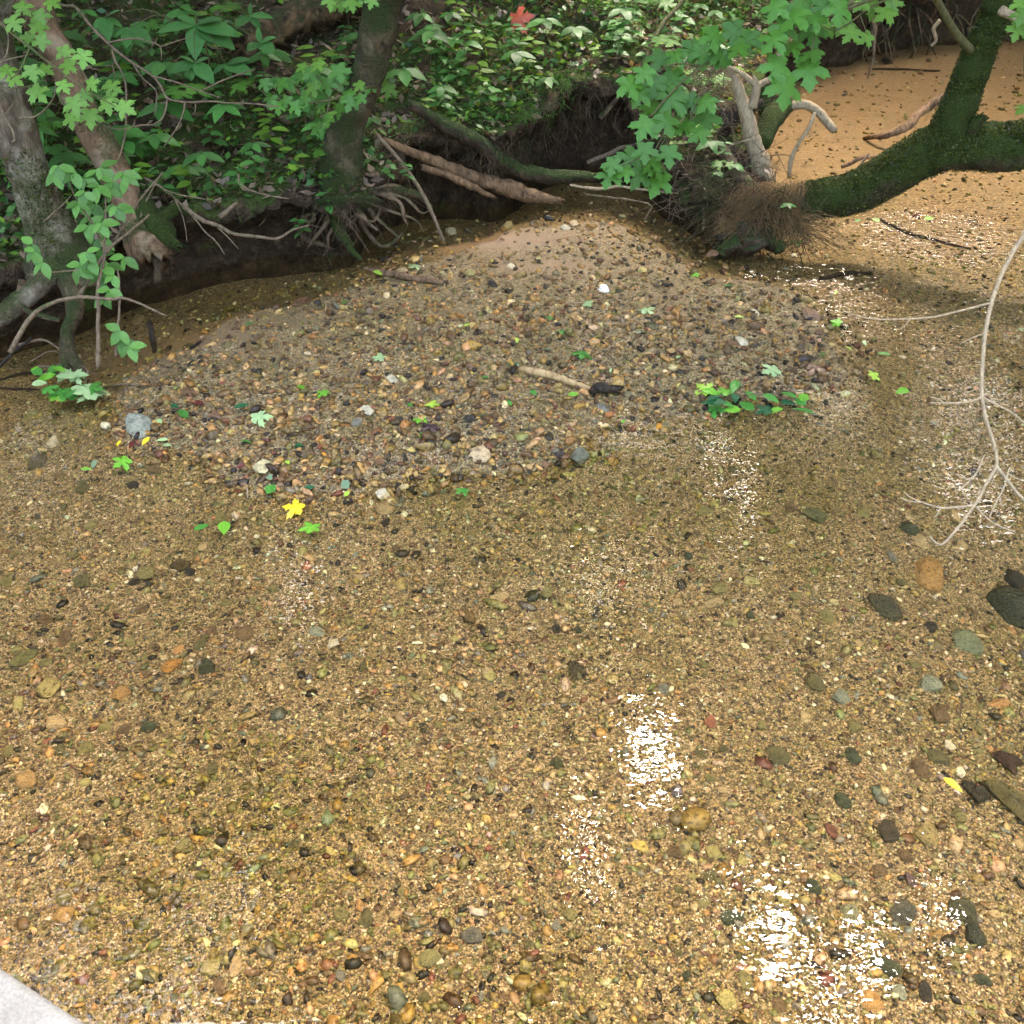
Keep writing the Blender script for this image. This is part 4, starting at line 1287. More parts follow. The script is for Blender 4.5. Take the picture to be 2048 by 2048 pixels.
# big maple spray hanging in front of the spit
L1 = crop([(1265, 600), (1370, 515), (1330, 665), (1470, 420), (1590, 395), (1700, 350), (1410, 760, 62), (1560, 700, 74), (1440, 590), (1580, 560), (1700, 715), (1800, 720), (1800, 830, 62), (1640, 885), (1520, 860), (1750, 935, 50), (1370, 890, 58), (1640, 1000 - 140), (1900, 400)], 3.513, 900, 0)
L1 += crop([(200, 195, 66), (80, 215, 60), (290, 240, 60), (20, 320, 60), (230, 290, 50), (120, 330, 50)], 2.981, 1400, 0)
maple_branch("maple_branch", "broad spray of green maple leaves hanging in front of the twiggy spit", [([(2100, -300), (1850, -60), (1700, 15), (1590, 55), (1520, 90), (1440, 112), (1380, 150), (1330, 200), (1300, 235)], 9, 3), ([(1500, 95), (1440, 130), (1400, 190), (1380, 240)], 5, 2), ([(1400, 130), (1340, 130), (1290, 160)], 4, 2)],
             L1, 4.6, MAPLES, size=52, seed=2)
L2 = crop([(1140, 1160), (1120, 1235), (1270, 1110, 60), (1370, 1060), (1410, 1135), (1330, 1230, 60), (1230, 1210, 40), (1460, 1280, 62), (1460, 1190, 45), (1540, 1085, 52)], 3.513, 900, 0)
maple_branch("maple_branch", "small lowest drooping cluster of maple leaves over the dark back channel", [([(1370, 235), (1325, 275), (1305, 310), (1285, 335)], 4, 2), ([(1345, 258), (1318, 300), (1330, 340)], 3, 2), ([(1310, 300), (1250, 330), (1225, 340)], 3, 1.5)], L2, 4.55, MAPLES, size=46, seed=3)
L3 = crop([(440, 240, 62), (510, 170, 62), (560, 100, 70), (670, 190, 66, 280), (550, 280, 52), (460, 400, 66, 260), (660, 320, 58), (650, 420, 76, 275), (510, 530, 76, 265), (600, 50, 62), (450, 50, 56), (830, 60, 60), (730, 40, 56), (680, 110, 56)], 2.981, 1400, 0)
maple_branch("maple_branch", "maple spray with largest dark leaves in front of the pale snag", [([(2000, -250), (1720, -10), (1660, 25), (1600, 55), (1560, 90), (1545, 130), (1560, 165)], 8, 3), ([(1640, 35), (1625, 90), (1615, 130)], 4, 2)], L3, 4.4, MAPLES, size=60, seed=4)
L4 = crop([(1030, 40, 50), (1110, 80, 50), (850, 150, 44), (900, 200, 44), (990, 225, 38), (780, 165, 38), (735, 130, 36), (960, 10, 44), (880, 150, 36), (1150, 30, 40)], 2.981, 1400, 0)
maple_branch("maple_branch", "pale young maple leaves at the top edge above the upstream run", [([(2050, -200), (1800, -20), (1740, 15), (1700, 45), (1670, 60), (1640, 50)], 5, 2), ([(1720, 30), (1735, 70)], 3, 1.5)], L4, 4.9, MAPLES_P, size=42, seed=5)
L5 = [(1660, 20, 40, 260), (1860, 10, 36, 280), (1830, 35, 34, 300), (1795, 55, 30, 250), (1835, 12, 30, 200)]
# left group in front of the peeling trunk
L6 = crop([(170, 55, 40), (300, 120, 40), (100, 170), (290, 210), (310, 310), (210, 290), (490, 390), (630, 430, 44), (510, 500), (50, 530), (110, 600), (240, 540), (340, 520), (280, 700, 46), (480, 645), (690, 630), (840, 650, 42), (560, 785, 48), (830, 735), (810, 795), (940, 810, 44), (680, 880, 46), (530, 900), (390, 20), (640, 720)], 3.773, 0, 0)
maple_branch("maple_branch", "pale maple leaves in front of the peeling trunk in the corner", [([(-260, -200), (-30, 20), (60, 95), (130, 150), (190, 190), (235, 215)], 7, 2), ([(60, 95), (40, 140), (20, 160)], 4, 2), ([(100, 125), (140, 115), (175, 115)], 3, 1.5), ([(130, 150), (120, 200), (150, 225)], 3, 1.5)], L6, 4.2, MAPLES_P, size=38, seed=6, tipdir=290)
L7 = crop([(540, 470), (650, 455), (600, 510), (530, 550), (280, 590), (390, 590), (320, 700), (430, 710), (370, 750), (500, 750), (560, 700), (640, 680), (690, 690), (670, 750), (800, 500, 44), (860, 660), (940, 600), (1010, 600), (1090, 570), (880, 720), (950, 690), (800, 770), (740, 800), (650, 900), (720, 840), (1150, 630), (620, 620), (720, 600)], 3.513, 450, 0)
maple_branch("maple_branch", "layered spray of maple leaves crossing in front of the mossy S-curved trunk", [([(770, 165), (720, 180), (660, 200), (600, 205), (545, 195), (520, 180)], 6, 2), ([(660, 200), (640, 160), (620, 135)], 3, 1.5), ([(660, 200), (650, 240), (640, 258)], 3, 1.5)], L7, 5.0, MAPLES_P[:1] + MAPLES[:2], size=33, seed=7, jit=.18, dfun=lambda x, y: 5.0 + .40 * float(smooth(715, 775, x)))
L8 = crop([(790, 30, 40), (890, 20, 36), (1030, 10, 30), (740, 10, 34)], 3.513, 450, 0)
maple_branch("maple_branch", "few maple leaves poking in at the top edge beside the mossy trunk", [([(760, -260), (690, -30), (685, -5), (672, 10)], 4, 2)], L8, 4.8, MAPLES_P, size=34, seed=8)
L9 = [(2035, 60, 46, 250), (2045, 30, 44, 240), (2050, 215, 40, 200), (2040, 10, 40, 270)]
maple_branch("maple_branch", "few maple leaves at the side edge beside the upright mossy limb", [([(2300, -260), (2090, -20), (2060, 40), (2048, 120), (2052, 200)], 5, 2)], L9, 4.6, MAPLES_P, size=44, seed=9)

# broad compound leaves of a hickory sapling
def palm_leaf(root, cx, cy, depth, tips, mats, w=None, seed=0):
    r = random.Random(seed)
    c = PD(cx, cy, depth)
    for x, y in tips:
        e = PD(x, y, depth - r.uniform(0, .12))
        v = e - c
        L = np.linalg.norm(v)
        o = link("leaflet", r.choice(mats), root)
        o.matrix_basis = leaf_matrix(c, v, np.array([r.gauss(0, .15), -.35, 1]), L)
    return c

root = empty("hickory_sapling", hit(420, 190), "sapling with very broad compound leaves between the peeling trunk and rotten log", "sapling")
mb = MB()
cs = []
for (cx, cy), tips in (((392, 48), [(310, 55), (388, 112), (468, 88), (476, 60), (440, 30), (350, 25)]), ((390, 125), [(335, 140), (360, 108), (380, 160), (425, 160), (415, 112)]), ((450, 128), [(420, 148), (462, 155), (500, 140), (498, 112), (455, 100)]),
                       ((260, 55), [(225, 70), (250, 90), (300, 80), (290, 40)]), ((520, 85), [(495, 95), (545, 100), (550, 70), (515, 55)]), ((500, 30), [(470, 50), (520, 55), (545, 30), (500, 5)]), ((210, 35), [(185, 55), (215, 75), (245, 50), (235, 15)])):
    cs.append(palm_leaf(root, cx, cy, project(hit(cx, cy + 40))[2] - .55, tips, OVATE_BIG, seed=cx))
b = np.array(root.location)
top = np.mean(cs, 0) + np.array([0, .1, .05])
tube(mb, [b, (b + top) / 2 + np.array([.03, 0, 0]), top], [.009, .006, .004], 7, 16)
for c in cs:
    tube(mb, [top - (top - b) * .25, (top + c) / 2 + np.array([0, 0, .05]), c], [.004, .003, .002], 6, 12)
mb.build("stem", M_TWIGG, root)

# shrub of trios in front of the two left trunks
root = empty("streamside_shrub", G(196, 735), "slender shrub with trios of light green leaves rising from water by grey trunk", "shrub")
mb = MB()
stems = [([(196, 735), (196, 660), (196, 590), (204, 540), (212, 490)], 10, 5, 4.25), ([(158, 592), (190, 540), (225, 490), (262, 462), (300, 430)], 9, 4, 4.3), ([(20, 705), (55, 640), (90, 612), (156, 594), (222, 598), (245, 596), (290, 612), (335, 632)], 11, 4, 4.2),
         ([(232, 712), (236, 640), (240, 565), (236, 540)], 6, 3, 4.25), ([(212, 500), (180, 440), (150, 395), (140, 360)], 5, 3, 4.3), ([(208, 505), (212, 430), (215, 380)], 5, 3, 4.3), ([(230, 480), (280, 400), (325, 345)], 6, 3, 4.4), ([(55, 550), (110, 545), (160, 540)], 4, 2, 4.2)]
for pl, w0, w1, d in stems:
    tube(mb, [PD(x, y, d) for x, y in pl], [w0 * .5 * d / FPX, w1 * .5 * d / FPX], 7, 24, wob=.006)
mb.build("stem", M_TWIG, root)
rr = random.Random(12)
trios = crop([(420, 1310), (760, 1260), (640, 1340), (740, 1400), (590, 1530), (880, 1560), (690, 1640), (680, 1700), (750, 1800), (930, 1300), (960, 1340), (560, 1300), (640, 1450), (820, 1430), (850, 1370), (440, 1250)], 3.773, 0, 0) \
    + crop([(670, 400), (620, 500), (740, 420), (690, 460), (840, 490), (960, 440), (780, 580), (880, 580), (850, 690), (800, 750), (600, 520), (680, 200), (780, 180), (720, 30), (600, 30), (900, 50), (930, 1010), (960, 1080), (1000, 1130), (260, 400), (330, 480), (250, 340)], 3.864, 0, 400)
for x, y in trios:
    d = 4.3 + rr.uniform(-.15, .1)
    c = PD(x, y, d)
    a0 = rr.uniform(200, 340)
    for da in (-75, 0, 75):
        L = rr.uniform(26, 38) * d / FPX
        o = link("leaf", rr.choice(OVATE_SAP), root)
        o.matrix_basis = leaf_matrix(c, img_dir(x, y, d, a0 + da) + np.array([0, 0, rr.uniform(-.3, .1)]), np.array([rr.gauss(0, .25), -.5, 1]), L)
# ------------------------------------------------------------------ logs, sticks, bare branches
def stick(name, label, cat, seq, mat, sides=8, rough=.1, jag=False, wob=.004, group=None, rings=None, seed=0):
    """seq: (px, py, y or 'bed'/'hill', width px)"""
    pts, rad = [], []
    for px, py, y, w in seq:
        if y == 'bed':
            p = bedhit(px, py)
        elif y == 'hill':
            p = hit(px, py)
        else:
            p = PY(px, py, y)
        r = pxr(w, p)
        if isinstance(y, str):
            p = p + np.array([0, 0, r * (1.9 if name == 'rotten_log' else .75)])
        pts.append(p); rad.append(r)
    mb = MB()
    pts = np.array(pts)
    base = pts.mean(0)
    tube(mb, pts - base, rad, sides, rings or max(10, len(seq) * 6), rough, 18, seed, jag=jag, wob=wob)
    o = link(name, mb.mesh(name, mat), loc=tuple(base))
    return tag(o, label, cat, group)

def branchy(name, label, cat, stems, depth, mat, twig_wob=.004):
    """bare branch: stems [(px polyline, w0, w1)] at a depth (number or function); first = main stem, others are parts"""
    dfn = depth if callable(depth) else (lambda x, y: depth)
    root = empty(name, PD(*stems[0][0][0], dfn(*stems[0][0][0])), label, cat)
    for k, (pl, w0, w1) in enumerate(stems):
        P = np.array([PD(x, y, dfn(x, y)) for x, y in pl])
        d = dfn(*pl[0])
        mb = MB(); tube(mb, P, [w0 * .5 * d / FPX, w1 * .5 * d / FPX], 8, max(14, len(pl) * 6), .06, 30, k, wob=twig_wob)
        mb.build("stem" if k == 0 else "twig", mat, root)
    return root

stick("rotten_log", "thick dark rotten log lying on the slope behind the mossy trunk", "log", [(498, 138, 'hill', 50), (560, 112, 'hill', 54), (625, 88, 'hill', 58), (690, 55, 'hill', 60), (750, 28, 'hill', 52), (800, 5, 'hill', 46)], M_ROT, 26, .34, True, .02, rings=70, seed=4)
stick("driftwood_log", "long pale brown splintered log sloping from the bank into the water", "log", [(772, 282, 5.75, 13), (830, 306, 5.85, 19), (890, 332, 5.95, 22), (950, 356, 6.05, 26), (1010, 376, 6.12, 34), (1065, 392, 6.18, 30), (1125, 404, 6.22, 10)], M_DRIFT, 14, .28, True, .012, rings=60, seed=5)
stick("dark_log", "dark log with mossy lower end arching above the driftwood log", "log", [(822, 212, 5.95, 22), (880, 243, 6.02, 26), (935, 272, 6.08, 32), (985, 308, 6.15, 34), (1030, 338, 6.22, 32), (1085, 352, 6.28, 30), (1140, 352, 6.35, 26), (1195, 355, 6.4, 14)], M_DARKLOG, 16, .16, True, .015, rings=70, seed=6)
stick("broken_branch", "short dark broken branch tucked under the driftwood log", "branch", [(848, 336, 5.85, 14), (900, 352, 5.92, 17), (945, 372, 5.98, 14), (985, 396, 6.05, 8)], M_DRIFT, 10, .25, True, .01, seed=8)
stick("leaning_pole", "thin straight grey pole leaning from mossy trunk roots into the water", "pole", [(752, 266, 5.5, 7), (800, 322, 5.45, 8), (838, 375, 5.4, 8), (862, 420, 5.36, 8), (888, 482, 5.3, 6)], M_TWIG, 8, .05, False, .003)
stick("peeled_stick", "pale peeled stick lying across the gravel bar, dark at its end", "stick", [(1040, 741, 'bed', 10), (1062, 748, 'bed', 17), (1100, 757, 'bed', 17), (1145, 771, 'bed', 15), (1190, 787, 'bed', 10)], M_PEELW, 12, .12, True, .003, rings=30)
stick("bar_stick", "knobbly dark and pale stick at the back edge of the gravel bar", "stick", [(728, 540, 'bed', 9), (765, 550, 'bed', 14), (800, 558, 'bed', 15), (845, 565, 'bed', 14), (885, 570, 'bed', 10)], M_DRIFT, 10, .2, True, .006, rings=30)
stick("charred_clump", "small clump of black rotted wood at the end of the peeled stick", "wood", [(1188, 790, 'bed', 22), (1205, 792, 'bed', 28), (1228, 790, 'bed', 22)], M_BLACK, 12, .5, True, .01)
stick("black_branch", "black wet branch tip standing in the shallows left of the bar", "branch", [(300, 648, 4.55, 11), (308, 690, 4.45, 13), (314, 715, 4.4, 14), (318, 735, 4.35, 12)], M_BLACK, 9, .2, True)
stick("pale_stub", "short pale peeled stub beside the black wet branch tip", "stub", [(316, 722, 4.35, 16), (322, 735, 4.3, 14), (330, 745, 4.27, 8)], M_PEELW, 9, .2, True)
stick("thin_black_twig", "thin black twig with dead leaf right of the black branch tip", "twig", [(332, 730, 4.3, 6), (370, 705, 4.36, 7), (402, 682, 4.42, 5)], M_BLACK, 7, .1)
stick("upstream_log", "dark sunken log with pale broken end in the upstream run", "log", [(1730, 280, 'bed', 8), (1770, 270, 7.55, 14), (1815, 252, 7.6, 18), (1846, 222, 7.75, 20), (1878, 201, 7.8, 17), (1915, 182, 7.85, 6)], M_DRIFT, 12, .25, True, .012, rings=34)
stick("sand_stick", "thin straight dark stick lying on the upstream sand", "stick", [(1738, 139, 'bed', 4), (1800, 141, 'bed', 5), (1880, 143, 'bed', 4)], M_BLACK, 7)
stick("upstream_stick", "crooked dark stick in the riffle behind the mossy leaning trunk", "stick", [(1683, 334, 6.55, 8), (1722, 320, 6.55, 10), (1760, 312, 6.6, 6)], M_DRIFT, 8, .2, False, .01)
stick("upright_stick", "grey stick propped upright behind the mossy leaning trunk", "stick", [(1697, 368, 6.1, 5), (1715, 340, 6.15, 6), (1738, 308, 6.2, 4)], M_TWIG, 7)
stick("sunken_branch", "dark sunken branch stretched across the run below the mossy leaning trunk", "branch", [(1760, 440, 'bed', 5), (1820, 470, 'bed', 7), (1880, 485, 'bed', 6), (1940, 500, 'bed', 4)], M_BLACK, 7, .15)
stick("sunken_stick", "short black stick half sunk below the straw tangle", "stick", [(1640, 560, 'bed', 8), (1690, 553, 'bed', 12), (1738, 550, 'bed', 9)], M_BLACK, 8, .2, True)
stick("propped_log", "grey-brown broken log propped against the straw-covered root base", "log", [(1450, 305, 6.15, 22), (1475, 345, 6.0, 25), (1505, 378, 5.9, 26), (1528, 405, 5.8, 24)], M_TWIG, 14, .22, True, rings=34)
stick("black_log", "black wet log end poking out left of the straw tangle", "log", [(1520, 405, 5.8, 24), (1500, 435, 5.7, 26), (1475, 455, 5.6, 24), (1440, 475, 5.52, 12)], M_BLACK, 14, .2, True, rings=30)
stick("broken_stump", "black splintered stump behind the pale forked snag", "stump", [(1425, 262, 6.5, 50), (1460, 240, 6.45, 46), (1500, 215, 6.4, 22)], M_BLACK, 14, .35, True, rings=24)
stick("bent_twig", "pale crooked twig leaning over the run beside the forked snag", "twig", [(1578, 350, 6.1, 9), (1585, 310, 6.1, 9), (1612, 270, 6.1, 9), (1622, 245, 6.12, 8), (1630, 228, 6.15, 7)], M_PALE, 8, .1, False, .01)
stick("thin_twig", "long thin pale twig crossing above the propped log", "twig", [(1440, 300, 6.2, 5), (1480, 285, 6.18, 5), (1518, 278, 6.15, 3)], M_PALE, 6)
stick("upright_twig", "thin pale twig standing in water left of the straw tangle", "twig", [(1407, 460, 5.75, 5), (1408, 420, 5.8, 6), (1412, 385, 5.85, 5), (1405, 375, 5.87, 3)], M_PALE, 7)
stick("hanging_twig", "brown twig dangling down over the upstream sand", "twig", [(1738, 15, 7.2, 8), (1750, 62, 7.2, 8), (1746, 118, 7.2, 6), (1734, 158, 7.2, 4)], M_TWIG, 8, .1, False, .008)
stick("sapling_stem", "slender dark sapling stem slanting up at the top of the slope", "sapling", [(1285, 130, 6.95, 11), (1318, 60, 7.1, 11), (1355, 15, 7.2, 10), (1395, -40, 7.3, 9)], M_TWIGG, 9, .06)
stick("inlet_branch", "grey branch lying across the back of the dark inlet", "branch", [(1175, 325, 6.6, 9), (1225, 305, 6.65, 10), (1275, 288, 6.7, 8), (1310, 270, 6.7, 5)], M_TWIG, 8, .1, False, .01)
stick("inlet_twig", "pale thin twig lying on the back channel below the maple cluster", "twig", [(1140, 370, 6.2, 5), (1190, 378, 6.15, 6), (1250, 376, 6.15, 5), (1380, 388, 6.1, 3)], M_PALE, 7, .1, False, .008)
stick("channel_twig", "dark forked twig in the back channel in front of driftwood end", "twig", [(1170, 388, 6.1, 4), (1240, 398, 6.0, 4), (1300, 410, 5.95, 4), (1290, 440, 5.85, 3)], M_TWIG, 6, .1, False, .008)
stick("mud_root", "curved root arching out of the mud wall of the inlet", "root", [(1200, 235, 6.75, 12), (1225, 210, 6.75, 11), (1245, 185, 6.72, 8)], M_ROOT, 8, .1)
for k, (lab, sq) in enumerate((("long grey twig lying at the left edge below the roots", [(-10, 764, 'bed', 5), (45, 752, 'bed', 6), (92, 744, 'bed', 5)]), ("pale twig in the green debris beside the grey trunk's root", [(78, 732, 4.2, 5), (120, 738, 4.18, 5), (158, 742, 4.15, 4)]),
                  ("dark twig slanting up at the left edge under the roots", [(-5, 736, 4.2, 8), (30, 705, 4.25, 7), (64, 676, 4.3, 5)]), ("dark bent twig under the grey trunk's roots", [(28, 692, 4.3, 6), (88, 682, 4.3, 6), (125, 702, 4.25, 4)]),
                  ("low thin twig at the left edge below the green debris", [(-5, 776, 'bed', 4), (60, 782, 'bed', 5), (110, 778, 'bed', 4)]), ("twig running from the green debris toward the flat stone", [(205, 775, 'bed', 4), (260, 772, 'bed', 5), (310, 780, 'bed', 4)]))):
    stick("debris_twig", lab, "twig", sq, M_TWIG if k % 2 else M_BLACK, 7, .1, False, .006, "twigs in the debris below the grey trunk")
for k, (lab, sq) in enumerate((("short pale twig standing left in the green debris", [(95, 778, 4.12, 4), (92, 752, 4.14, 4)]), ("short pale twig standing right in the green debris", [(170, 775, 4.1, 4), (176, 742, 4.12, 4)]),
                  ("thin pale twig lying by the bright green leaf near bar's lower edge", [(478, 955, 'bed', 3), (490, 968, 'bed', 4), (496, 980, 'bed', 4), (495, 997, 'bed', 3)]),
                  ("white upright root tip under the upstream bank", [(1880, 40, 8.6, 8), (1868, 58, 8.6, 8), (1872, 80, 8.6, 7), (1862, 92, 8.6, 5)]))):
    stick("twig", lab, "twig", sq, M_PALE, 6, .05)

W = crop([(1535, 20), (1500, 90), (1440, 230), (1400, 340), (1360, 530), (1345, 720), (1337, 900), (1350, 1040), (1390, 1170), (1425, 1300), (1425, 1395), (1370, 1500), (1295, 1640), (1200, 1770), (1090, 1890), (1030, 1870), (1005, 1840)], 3.22, 1548, 500)
W0 = [(2400, -150), (2200, 200), (2080, 410), (2045, 475)] + W
def cb(l): return crop(l, 3.22, 1548, 500)
branchy("bare_branch", "long pale leafless branch dangling down over the rippled water at the side", "branch",
        [(W0, 11, 5), (cb([(1395, 342), (1180, 395), (1030, 430), (870, 442), (700, 445), (560, 432), (460, 400)]), 5, 2.5), (cb([(880, 440), (850, 475), (820, 505)]), 3, 2), (cb([(1355, 535), (1270, 570), (1200, 605)]), 3, 2),
         (cb([(1337, 950), (1250, 980), (1130, 985), (1000, 985)]), 5, 2.5), (cb([(1100, 985), (1060, 960), (1010, 945)]), 3, 2), (cb([(1345, 950), (1440, 1000), (1530, 1050), (1620, 1120), (1700, 1200)]), 5, 3),
         (cb([(1425, 1385), (1480, 1450), (1560, 1560), (1640, 1640)]), 9, 5), (cb([(1295, 1645), (1180, 1655), (1080, 1660), (960, 1625), (880, 1590), (840, 1555)]), 6, 2.5), (cb([(960, 1625), (870, 1615), (815, 1590)]), 3.5, 2), (cb([(1075, 1662), (1055, 1700), (1030, 1725)]), 3, 2),
         (cb([(1300, 1650), (1350, 1710), (1450, 1780), (1560, 1822)]), 5, 2.5), (cb([(1350, 1325), (1310, 1420), (1260, 1480), (1200, 1535), (1165, 1545)]), 4.5, 2.5), (cb([(1270, 1475), (1210, 1465), (1170, 1440)]), 3, 2),
         (cb([(1505, 1450), (1480, 1530), (1440, 1610), (1395, 1720)]), 4.5, 2.5), (cb([(1500, 1455), (1510, 1410), (1530, 1400)]), 3, 2), (cb([(1510, 1440), (1560, 1470), (1640, 1480)]), 4, 2.5), (cb([(1460, 1600), (1465, 1635), (1485, 1645)]), 3, 2)], 3.0, M_PALE, .003)
def c1(l): return crop(l, 3.773, 0, 0)
branchy("bare_twig_spray", "long grey leafless twig spray spread across the slope left of the log", "branch",
        [(c1([(100, -700), (400, -30), (570, 50), (680, 190), (820, 330), (1010, 480), (1150, 570), (1210, 640), (1270, 745), (1450, 775), (1640, 765), (1900, 785), (2100, 800)]), 7, 3), (c1([(820, 320), (1010, 285), (1130, 315), (1210, 355), (1220, 450)]), 4, 2), (c1([(1210, 355), (1330, 310), (1440, 280)]), 3, 1.5),
         (c1([(845, 350), (870, 460), (930, 570), (955, 720), (950, 960), (910, 1160), (870, 1260)]), 5, 3), (c1([(860, 470), (850, 500), (870, 590)]), 3, 1.5), (c1([(1150, 570), (1300, 610), (1500, 680), (1670, 740)]), 4, 2), (c1([(1530, 680), (1660, 620), (1790, 570), (1930, 530)]), 3.5, 2),
         (c1([(1265, 745), (1240, 860), (1180, 930), (1040, 950), (900, 975), (780, 950)]), 4.5, 2), (c1([(1395, 770), (1370, 890), (1310, 1010), (1235, 1110)]), 4, 2), (c1([(1010, 490), (1080, 590), (1180, 680), (1185, 760), (1170, 850)]), 3.5, 2), (c1([(1475, 780), (1470, 840), (1450, 870)]), 3, 1.5)], 4.7, M_TWIG)
branchy("bare_twig_spray", "grey leafless twigs hanging over the grey lichen-spotted trunk", "branch",
        [(c1([(-700, -400), (-60, 120), (0, 165), (120, 270), (250, 370), (380, 480), (490, 575)]), 6, 3), (c1([(-20, 640), (60, 670), (180, 660), (330, 600)]), 4, 2), (c1([(-10, 750), (20, 850), (80, 960), (105, 1050), (80, 1075)]), 6, 3), (c1([(0, 470), (120, 430), (260, 400)]), 4, 2), (c1([(60, 240), (55, 380), (10, 480)]), 4, 2),
         (c1([(150, 890), (260, 880), (360, 800), (410, 720), (420, 600)]), 4, 2), (c1([(130, 660), (110, 760), (40, 860)]), 3, 2), (c1([(330, 1675), (400, 1610), (470, 1550), (540, 1470)]), 3, 2)], 4.25, M_TWIG)
branchy("bare_twig_spray", "tangle of leafless twigs reaching out from under the left bank lip", "branch",
        [(c1([(1060, 1640), (1100, 1520), (1220, 1310)]), 5, 2.5), (c1([(1090, 1340), (1260, 1440), (1400, 1570), (1540, 1740), (1620, 1810), (1690, 1920)]), 5, 2.5), (c1([(1240, 1430), (1400, 1480), (1550, 1505)]), 5, 3), (c1([(1390, 1560), (1520, 1660), (1660, 1710), (1760, 1760), (1930, 1785)]), 10, 7), (c1([(1600, 1680), (1700, 1770), (1800, 1875)]), 3.5, 2),
         (c1([(1930, 1785), (2090, 1800), (2200, 1740), (2330, 1700)]), 7, 3), (c1([(1660, 1640), (1720, 1590), (1790, 1530)]), 12, 8), (c1([(1310, 1480), (1380, 1640), (1410, 1820)]), 3, 1.5), (c1([(1800, 1320), (1810, 1380), (1900, 1440), (2050, 1480), (2180, 1500)]), 4, 2.5)], 4.95, M_TWIG)

# ------------------------------------------------------------------ fallen leaves
def fl_mat(name, c):
    return mat_leaf(name, c, .12, .15, .3)
LEAFC = {"green": (.06, .20, .03), "bright green": (.14, .34, .03), "pale green": (.30, .40, .17), "dark green": (.02, .085, .03), "yellow": (.75, .55, .03), "orange": (.52, .22, .03), "grey-green": (.17, .24, .13), "lime": (.30, .42, .05),
         "dark red": (.10, .025, .018), "brown": (.16, .085, .045), "purple-brown": (.06, .035, .035), "red": (.48, .10, .05)}
FLM = {}
def fallen(px, py, s, col, kind, ang=None, lift=.012, water=False):
    key = (col, kind)
    if key not in FLM:
        m = fl_mat("fallen_leaf_" + col.replace(" ", "_").replace("-", "_"), LEAFC[col]) if not any(k[0] == col for k in FLM) else [v for k, v in FLM.items() if k[0] == col][0].materials[0]
        FLM[key] = maple_mesh("fallen_leaf", m, .22, 3) if kind == 'maple' else ovate_mesh("fallen_leaf", m, .62 if kind == 'round' else .42, .12, .22)
    p = bedhit(px, py)
    if p[2] < 0: p = G(px, py, .004)
    dep = project(p)[2]
    sc = s * dep / FPX
    a = math.radians(random.uniform(0, 360) if ang is None else ang)
    tip = np.array([math.cos(a), math.sin(a), random.uniform(-.05, .12)])
    nrm = np.array([random.gauss(0, .22), random.gauss(-.15, .2), 1])
    if kind != 'maple':
        p = p - tip * sc * .5
    o = link("fallen_leaf", FLM[key])
    o.matrix_world = leaf_matrix(p + np.array([0, 0, lift + .2 * sc * .5]), tip, nrm, sc)
    return o

